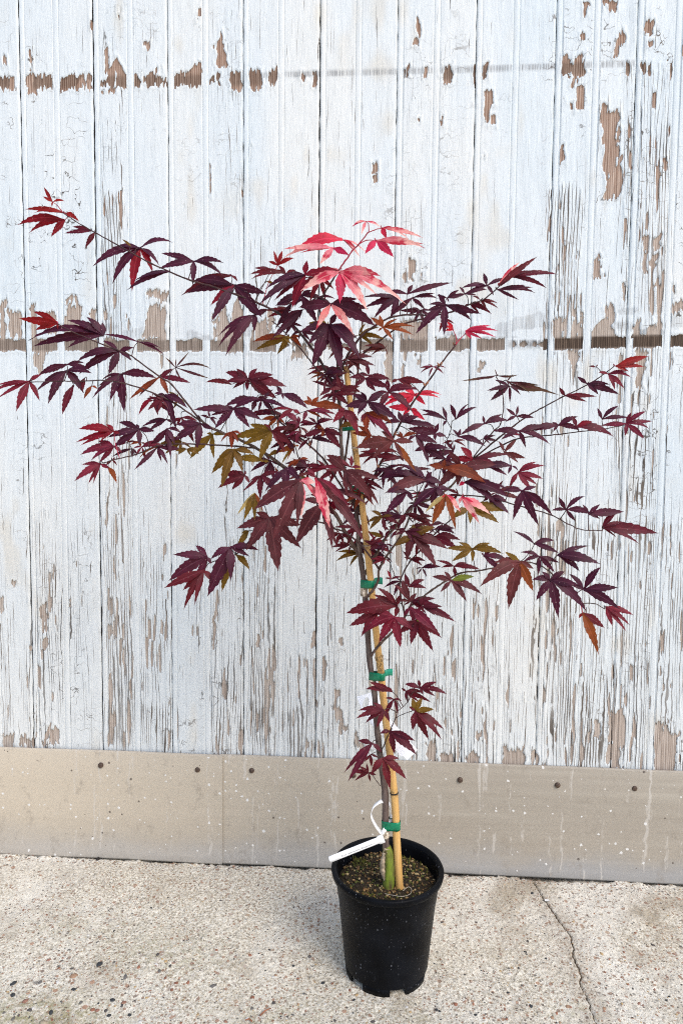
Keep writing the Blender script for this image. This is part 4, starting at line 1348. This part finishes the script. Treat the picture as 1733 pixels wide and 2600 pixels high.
PETIOLE = {}
for line in LEAVES.strip().splitlines():
    w = line.split()
    ox, oy, sc = CR[w[0]]
    colk, d = w[1], float(w[2]) / 100 + random.uniform(-.012, .012)

    def px(s):
        ck = colk
        if s[-1].isalpha():
            s, ck = s[:-1], s[-1]
        x, y = s.split(',')
        return ox + float(x) * sc, oy + float(y) * sc, ck
    bx_, by_, _ = px(w[3])
    tips = [px(s) for s in w[4:]]
    d = d * .85 - .01
    P0 = at_y(bx_, by_, YT - d)
    lens = [math.hypot(t[0] - bx_, t[1] - by_) for t in tips]
    Lm = max(lens)
    view = (CAM - P0) / np.linalg.norm(CAM - P0)
    nl = view * .85 + np.array([0, 0, 1.0]) * random.uniform(.1, .5) + np.array([random.uniform(-.3, .3), 0, random.uniform(-.2, .2)])
    nl /= np.linalg.norm(nl)
    V, F, U, MI = [], [], [], []
    used = []
    many = len(tips) <= 2
    for k, (tx, ty, ck) in enumerate(tips):
        l_ = lens[k]
        ex = 1.13 if w[0] in 'MNOTQI' else 1.06
        tx, ty = bx_ + (tx - bx_) * ex, by_ + (ty - by_) * ex
        down = (ty - by_) / max(l_, 1)
        dz = (.18 * down + random.uniform(-.14, .22)) * l_ / PM
        P1 = at_y(tx, ty, YT - d - dz)
        Lr = np.linalg.norm(P1 - P0)
        wr = .26 if not many else .31
        if colk == 's':
            wr = .10
        W = wr * (l_ ** .62) * (Lm ** .38) / PM * random.uniform(.9, 1.14)
        an = math.atan2(tips[k][1] - by_, tips[k][0] - bx_)
        gaps = [abs((an - math.atan2(q[1] - by_, q[0] - bx_) + math.pi) % (2 * math.pi) - math.pi) for i_, q in enumerate(tips) if i_ != k]
        if gaps:
            W = min(W, max(.15, .80 * min(gaps)) * l_ / PM)
        if w[0] in 'AGCJQR':
            W *= .88
        if w[0] in 'MNTOQI':
            W *= 1.18
        if ck == 'k' and w[0] in 'BL':
            W *= .78
        if ck == 'k' and w[0] in 'OT':
            W = max(W, .22 * l_ / PM)
        bow = np.array([random.uniform(-.3, .3), -.4, 1.0]) * Lr * random.uniform(.0, .10)
        if colk == 's':
            bow = np.array([random.uniform(-1, 1), random.uniform(-1, 1), random.uniform(-1, 1)]) * Lr * .10
        nk = nl + np.array([random.uniform(-.35, .35), random.uniform(-.15, .15), random.uniform(-.35, .35)])
        nk /= np.linalg.norm(nk)
        v, f, u = lobe(P0 + view * .0004 * k, P1, nk, W, bow, random.uniform(.05, .34), random.uniform(.95, 1.2))
        n0 = len(V)
        V += v
        F += [tuple(i + n0 for i in g) for g in f]
        U += u
        if ck not in used:
            used.append(ck)
        MI += [used.index(ck)] * len(f)
    me = mesh('leaf', V, F)
    uvl = me.uv_layers.new(name='UVMap')
    li = np.empty(len(me.loops), np.int32)
    me.loops.foreach_get('vertex_index', li)
    uvl.data.foreach_set('uv', np.asarray(U, np.float32)[li].reshape(-1))
    for ck in used:
        me.materials.append(ML[ck])
    me.polygons.foreach_set('material_index', np.asarray(MI, np.int32))
    leaf = kid('leaf', me, None)
    # leaf stalk to the nearest wood
    dd = np.hypot(SA[:, 0] - bx_, SA[:, 1] - by_) + 900 * np.abs(SD - (YT - d)) * .35
    j = int(np.argmin(dd))
    if dd[j] < 190:
        Q = at_y(SA[j, 0], SA[j, 1], SD[j])
        mid = (Q + P0) / 2 + np.array([random.uniform(-.004, .004), 0, .004])
        C3 = catmull([Q, mid, P0], 5)
        po = link('petiole', mesh('petiole', *tube(C3, np.linspace(.0009, .0006, len(C3)), 5, False)), MTWIGR if colk in 'khr' else MTWIG, leaf)

# smaller half-hidden leaves that fill the crown around the listed ones
def build_leaf(bx_, by_, tips, colk, d):
    P0 = at_y(bx_, by_, YT - d)
    view = (CAM - P0) / np.linalg.norm(CAM - P0)
    nl = view * .7 + np.array([0, 0, 1.0]) * random.uniform(.1, .7) + np.array([random.uniform(-.4, .4), 0, 0])
    nl /= np.linalg.norm(nl)
    V, F, U = [], [], []
    for k, (tx, ty) in enumerate(tips):
        l_ = math.hypot(tx - bx_, ty - by_)
        P1 = at_y(tx, ty, YT - d - random.uniform(-.25, .3) * l_ / PM)
        v, f, u = lobe(P0 + view * .0004 * k, P1, nl, .23 * l_ / PM * random.uniform(.8, 1.15), np.array([0, -.3, 1.0]) * l_ / PM * random.uniform(0, .08), random.uniform(.05, .35), random.uniform(.95, 1.2))
        n0 = len(V)
        V += v
        F += [tuple(i + n0 for i in g) for g in f]
        U += u
    me = mesh('leaf', V, F)
    uvl = me.uv_layers.new(name='UVMap')
    li = np.empty(len(me.loops), np.int32)
    me.loops.foreach_get('vertex_index', li)
    uvl.data.foreach_set('uv', np.asarray(U, np.float32)[li].reshape(-1))
    me.materials.append(ML[colk])
    return kid('leaf', me, None)


fills = 0
while fills < 92:
    sx_, sy_, yd = SAMPLES[random.randrange(len(SAMPLES))]
    if not (600 < sx_ < 1290 and 900 < sy_ < 1430) and not (640 < sx_ < 1010 and 700 < sy_ < 900) and not (290 < sx_ < 640 and 960 < sy_ < 1180) and not (960 < sx_ < 1290 and 720 < sy_ < 810) and not (1000 < sx_ < 1060 and 1480 < sy_ < 1580):
        continue
    if sx_ < 640 and random.random() < .35:
        continue
    if sx_ < 700 and sy_ > 1250:
        continue
    bx_, by_ = sx_ + random.uniform(-28, 28), sy_ + random.uniform(-20, 26)
    sz = random.uniform(40, 76)
    a0 = random.uniform(.2, 2.9)
    sq = random.uniform(.35, .95)
    tips = []
    for k, (da, ln) in enumerate(((0, 1), (.62, .86), (-.62, .86), (1.35, .62), (-1.35, .62), (2.1, .34))):
        if random.random() < .12:
            continue
        an = a0 + da + random.uniform(-.12, .12)
        tips.append((bx_ + math.cos(an) * sz * ln, by_ + math.sin(an) * sz * ln * sq))
    build_leaf(bx_, by_, tips, random.choice('pppmmmmbbcog' if sx_ < 1000 else 'ppppmmmbbc'), (YT - yd) + random.uniform(-.05, .015))
    fills += 1

# buds along the bare branch
for px_, py_, dx_ in ((1079, 979, -7), (1082, 975, 7), (1114, 929, -5), (1118, 925, 6), (1154, 878, -5), (1001, 1104, 5), (960, 1186, -4), (784, 1130, 4), (682, 1034, -3)):
    a = at_y(px_, py_, YT - .045)
    b = at_y(px_ + dx_, py_ - 9, YT - .047)
    C3 = catmull([a, (a + b) / 2, b], 3)
    kid('bud', mesh('bud', *tube(C3, np.interp(np.linspace(0, 1, len(C3)), [0, .4, 1], [.0022, .0020, .0004]), 7)), MDRY)

# ------------------------------------------------------------------ bamboo stake
sp = [(1014, 2262), (1006, 2123), (1000, 2013), (976, 1803), (963, 1676), (960, 1657), (934, 1415), (922, 1308), (901, 1137), (878, 930)]
YS = at_z(1014, 2256, ZS)[1]
dep = np.linspace(YS, YT - .014, len(sp))
C3 = catmull([at_y(p[0], p[1], y) for p, y in zip(sp, dep)], 24)
rs = np.interp(np.linspace(0, 1, len(C3)), [0, .3, .6, 1], [10.2, 9.6, 8.8, 7.2]) / PM
vs = np.array([to_px(c)[1] for c in C3])
nodes_px = [2011, 1668, 1384, 1136, 1672]
nd = np.zeros(len(C3))
for v_ in nodes_px:
    k = np.exp(-((vs - v_) / 5.0) ** 2)
    rs = rs * (1 + .10 * k)
    nd = np.maximum(nd, np.exp(-((vs - v_) / 7.0) ** 2))
nd = np.maximum(nd, .8 * np.exp(-((vs - 1690) / 22.0) ** 2))
nd = np.maximum(nd, .7 * np.exp(-((vs - 1148) / 16.0) ** 2))
V, F = tube(C3, rs, 16)
stake = link('bamboo_stake', None, label='golden bamboo cane standing beside the maple trunk', cat='stake')
stake.location = tuple(C3[0])
SINV = Matrix.Translation(-Vector(C3[0]))
me = mesh('cane', V, F)
at = me.attributes.new('node', 'FLOAT', 'POINT')
at.data.foreach_set('value', np.repeat(nd, 16).astype(np.float32))
link('cane', me, MBAM, stake).matrix_parent_inverse = SINV
for v_ in (2011, 1668, 1384, 1136):
    j = int(np.argmin(np.abs(vs - v_)))
    ax = C3[j + 1] - C3[j - 1]
    ax /= np.linalg.norm(ax)
    pts = [C3[j] + ax * s for s in (-.0016, -.0005, .0005, .0016)]
    link('node_ring', mesh('node_ring', *tube(pts, [rs[j] * .98, rs[j] * 1.09, rs[j] * 1.09, rs[j] * .98], 16, False)), MCALLUS if v_ != 2011 else MDEBRIS, stake).matrix_parent_inverse = SINV

# ------------------------------------------------------------------ ties


def stem_at(py, which):
    if which == 's':
        j = int(np.argmin(np.abs(vs - py)))
        return C3[j], rs[j]
    best = min((abs(s[1] - py), i) for i, s in enumerate(SAMPLES[:100 + 8 * 14]))
    s = SAMPLES[best[1]]
    return at_y(s[0], s[1], s[2]), 7.0 / PM


def tie(py, h, tail, label, tr=7.0, tx=None, resid=True, grp=None):
    S, r1 = stem_at(py, 's')
    if tx is None:
        c = [s for s in SAMPLES[:105]]
        j = min(range(len(c)), key=lambda i: abs(c[i][1] - py))
        T = at_y(c[j][0], c[j][1], c[j][2])
    else:
        T = at_y(tx, py, YT)
    r2 = tr / PM
    r1 += .0012
    r2 += .0012
    # outline around both round stems (convex hull of two circles)
    pts = []
    for c_, r_ in ((S, r1), (T, r2)):
        for k in range(28):
            a = 2 * math.pi * k / 28
            pts.append((c_[0] + r_ * math.cos(a), c_[1] + r_ * math.sin(a)))
    pts = sorted(set(pts))

    def half_(ps):
        o = []
        for p in ps:
            while len(o) > 1 and (o[-1][0] - o[-2][0]) * (p[1] - o[-2][1]) - (o[-1][1] - o[-2][1]) * (p[0] - o[-2][0]) <= 0:
                o.pop()
            o.append(p)
        return o
    hull = half_(pts)[:-1] + half_(pts[::-1])[:-1]
    hh = h / PM / 2
    zc = (S[2] + T[2]) / 2
    cx = sum(p[0] for p in hull) / len(hull)
    cy = sum(p[1] for p in hull) / len(hull)
    root = link('tie_tape', None, label=label, cat='tie tape', group=grp)
    root.location = (cx, cy, zc)
    V, F = [], []
    m = len(hull)
    lv = 5
    for i in range(lv):
        zz = -hh + 2 * hh * i / (lv - 1)
        for p in hull:
            e = 1 + random.uniform(-.012, .02)
            V.append(((p[0] - cx) * e, (p[1] - cy) * e, zz + random.uniform(-.0005, .0005) + .05 * (p[0] - cx)))
    for i in range(lv - 1):
        for k in range(m):
            F.append((i * m + k, i * m + (k + 1) % m, (i + 1) * m + (k + 1) % m, (i + 1) * m + k))
    me = mesh('band', V, F)
    o = link('band', me, MTAPE, root)
    md = o.modifiers.new('thickness', 'SOLIDIFY')
    md.thickness = .0005
    if tail:
        x0 = max(p[0] for p in hull) - cx - .002
        L = tail / PM
        P = np.zeros((6, 3, 3))
        for i in range(6):
            s = i / 5
            for k in range(3):
                P[i, k] = (x0 + L * s, .004 + .010 * s, -hh * .9 + 2 * hh * .9 * k / 2 + .35 * hh + .002 * math.sin(s * 3))
        o = link('tail', grid_mesh('tail', P), MTAPE2, root)
        md = o.modifiers.new('thickness', 'SOLIDIFY')
        md.thickness = .0004
    if resid:
        C = [(T[0] - cx, T[1] - cy, -hh - .001 - .016 * s) for s in np.linspace(0, 1, 6)]
        link('pale_wrap', mesh('pale_wrap', *tube(C, [r2 * 1.0 + random.uniform(-.0003, .0006) for _ in C], 14, True, .07)), MRESIDUE, root)
    return root


C3_, rs_ = C3, rs
tie(1479, 20, 22, 'green tie tape with pale wrap below it, halfway up the trunk', 7.5)
tie(1714, 20, 22, 'green tie tape just above the hanging white card')
tie(2095, 24, 0, 'lowest green tie tape, just above the pot rim', 8.5)
tie(1245, 20, 8, 'crumpled green tie tape under the pink leaves near the fork', 6, 893)
tie(1090, 9, 0, 'green tie tape half hidden by red leaves below the stake top', 5, 866, False)

# ------------------------------------------------------------------ white tags


def strip_mesh(name, left, right, thick, ydepth):
    """A bent card from two edge polylines (photo pixels), with real thickness."""
    n_ = len(left)
    P = np.zeros((n_, 2, 3))
    for i in range(n_):
        P[i, 0] = at_y(*left[i], ydepth[i])
        P[i, 1] = at_y(*right[i], ydepth[i])
    return grid_mesh(name, P)


def K(x, y):
    return 800 + x * .2551, 1650 + y * .2551


card = link('plant_card', None, label='blank white card tag hanging behind the trunk and stake', cat='plant tag')
yb = YT + .052
zcard = at_y(935, 1810, yb)[2]
# outline with an oval slot near the top
outline = [K(410, 466), K(500, 440), K(575, 420), K(625, 455), K(660, 560), K(735, 678), K(830, 785), K(1015, 996), K(915, 1098), K(868, 1052), K(855, 1062), K(760, 955), K(655, 845), K(560, 740), K(470, 610)]
hc, hr_ = K(502, 530), (7.5, 15)
hole = [(hc[0] + hr_[0] * math.cos(a) - 3 * math.sin(a), hc[1] + hr_[1] * math.sin(a)) for a in np.linspace(0, 2 * math.pi, 20, endpoint=False)]
bm = bmesh.new()


def loop(pts, y):
    vs_ = [bm.verts.new(at_y(p[0], p[1], y + .8 * (at_y(p[0], p[1], y)[2] - zcard))) for p in pts]
    return [bm.edges.new((vs_[i], vs_[(i + 1) % len(vs_)])) for i in range(len(vs_))]


e = loop(outline, yb) + loop(hole, yb)
bmesh.ops.triangle_fill(bm, use_beauty=True, edges=e)
bmesh.ops.recalc_face_normals(bm, faces=bm.faces[:])
me = bpy.data.meshes.new('card')
bm.to_mesh(me)
bm.free()
o = link('card', me, MTAG, card)
cpos = Vector(at_y(935, 1810, yb))
card.location = cpos
o.matrix_parent_inverse = Matrix.Translation(-cpos)
md = o.modifiers.new('thickness', 'SOLIDIFY')
md.thickness = .0007


def K2(x, y):
    return 800 + x * .2551, 1980 + y * .2551


lab = link('loop_label', None, label='white looped name label fastened round the trunk over the pot rim', cat='plant label')
yl = YT - .045
lpos = Vector(at_y(968, 2115, yl))
lab.location = lpos
LINV = Matrix.Translation(-lpos)
A_, B_ = np.array(K2(145, 792)), np.array(K2(680, 580))


def lp(s, t, y=None):
    """point on the label plate: s along, t across (-1 top .. 1 bottom)."""
    d_ = (B_ - A_) / np.linalg.norm(B_ - A_)
    nrm = np.array([-d_[1], d_[0]])
    hw = 8.0 + (3.0 if s > .9 else 0)
    p = A_ + (B_ - A_) * s + nrm * hw * t
    return at_y(p[0], p[1], yl + .02 * s if y is None else y)


P = np.array([[lp(s, t) for t in (-1, 0, 1)] for s in (-.02, .0, .1, .3, .5, .7, .88, .92, 1.0)])
P[0, 0] = lp(-.005, -.8)
P[0, 2] = lp(-.005, .8)
o = link('plate', grid_mesh('plate', P), MTAG, lab)
o.matrix_parent_inverse = LINV
md = o.modifiers.new('thickness', 'SOLIDIFY')
md.thickness = .0008
off = np.array([0, -.0009, 0.0004])
P = np.array([[lp(s, t) + off for t in (-.05, .88)] for s in (.17, .3, .5, .7, .86)])
link('printed_strip', grid_mesh('printed_strip', P), MTAGW, lab).matrix_parent_inverse = LINV
fc = bpy.data.curves.new('lettering', 'FONT')
fc.body = "Acer palmatum 'Emperor I'"
fc.size = 1.0
fo = bpy.data.objects.new('lettering_tmp', fc)
COL.objects.link(fo)
dg = bpy.context.evaluated_depsgraph_get()
tm = bpy.data.meshes.new_from_object(fo.evaluated_get(dg))
bpy.data.objects.remove(fo)
co = np.array([v.co[:] for v in tm.vertices])
wd = co[:, 0].max()
for v in tm.vertices:
    v.co = lp(.20 + .62 * v.co.x / wd, .60 - .55 * v.co.y) + off * 1.6
link('lettering', tm, MINK, lab).matrix_parent_inverse = LINV
# the loop: a flat strap that goes round the trunk
lo = [(K2(655, 530), 0), (K2(600, 455), -.004), (K2(557, 360), .0), (K2(572, 275), .008), (K2(640, 218), .016), (K2(700, 215), .030), (K2(745, 260), .040), (K2(748, 350), .038), (K2(735, 420), .026), (K2(695, 490), .018), (K2(672, 545), .010)]
C3 = catmull([at_y(p[0], p[1], yl + .02 + q) for p, q in lo], 6)
P = np.zeros((len(C3), 2, 3))
for i, c in enumerate(C3):
    s = i / (len(C3) - 1)
    wv = np.array([.10, 1.0, .25]) * (.0045 + .0012 * s)
    if s > .72:
        wv = np.array([.9, .5, .3]) * (.0075 * min(1, (1.02 - s) / .1))
    P[i, 0], P[i, 1] = c - wv, c + wv
o = link('strap', grid_mesh('strap', P), MTAG, lab)
o.matrix_parent_inverse = LINV
md = o.modifiers.new('thickness', 'SOLIDIFY')
md.thickness = .0006

# ------------------------------------------------------------------ small things lying about
q = at_z(1387, 2287)
bm = bmesh.new()
bmesh.ops.create_cube(bm, size=1)
for v in bm.verts:
    v.co = (v.co.x * random.uniform(.008, .012), v.co.y * .006, v.co.z * .0012)
me = bpy.data.meshes.new('paint_chip')
bm.to_mesh(me)
bm.free()
o = link('paint_chip', me, MFLAKE, label='small white paint chip lying on the crack in the concrete', cat='paint chip')
o.location = (q[0], q[1], gz_at(q[0], q[1]) + .003)
for (a, b, lab_) in (((660, 2578), (688, 2560), 'short reddish twig lying on the concrete left of the pot'), ((640, 2593), (622, 2590), 'bit of curled brown bark on the concrete near the reddish twig')):
    A, Bq = at_z(*a, .004), at_z(*b, .004)
    C3 = catmull([A, (A + Bq) / 2 + np.array([0, .002, .001]), Bq], 4)
    o = link('twig', mesh('twig', *tube([c - A for c in C3], np.linspace(.0016, .0009, len(C3)), 6)), MDRY, label=lab_, cat='twig')
    o.location = tuple(A)
for px_, py_, r_, lab_ in ((260, 2164, .0055, 'dark lump of dirt where the wall sheet meets the concrete, left end'), (1142, 2222, .006, 'dark lump of dirt at the wall foot beside the pot'), (1322, 2230, .0045, 'small dark lump of dirt near the top of the crack')):
    q = at_z(px_, py_ - 3, .006)
    y = min(q[1], -.013)
    V, F = blob(r_, .7, int(px_))
    o = link('dirt_clump', mesh('dirt_clump', V, F), MDEBRIS, label=lab_.replace(', left end', ' away from the pot'), cat='dirt')
    o.location = (q[0], y, gz_at(q[0], y) + r_ * .45)
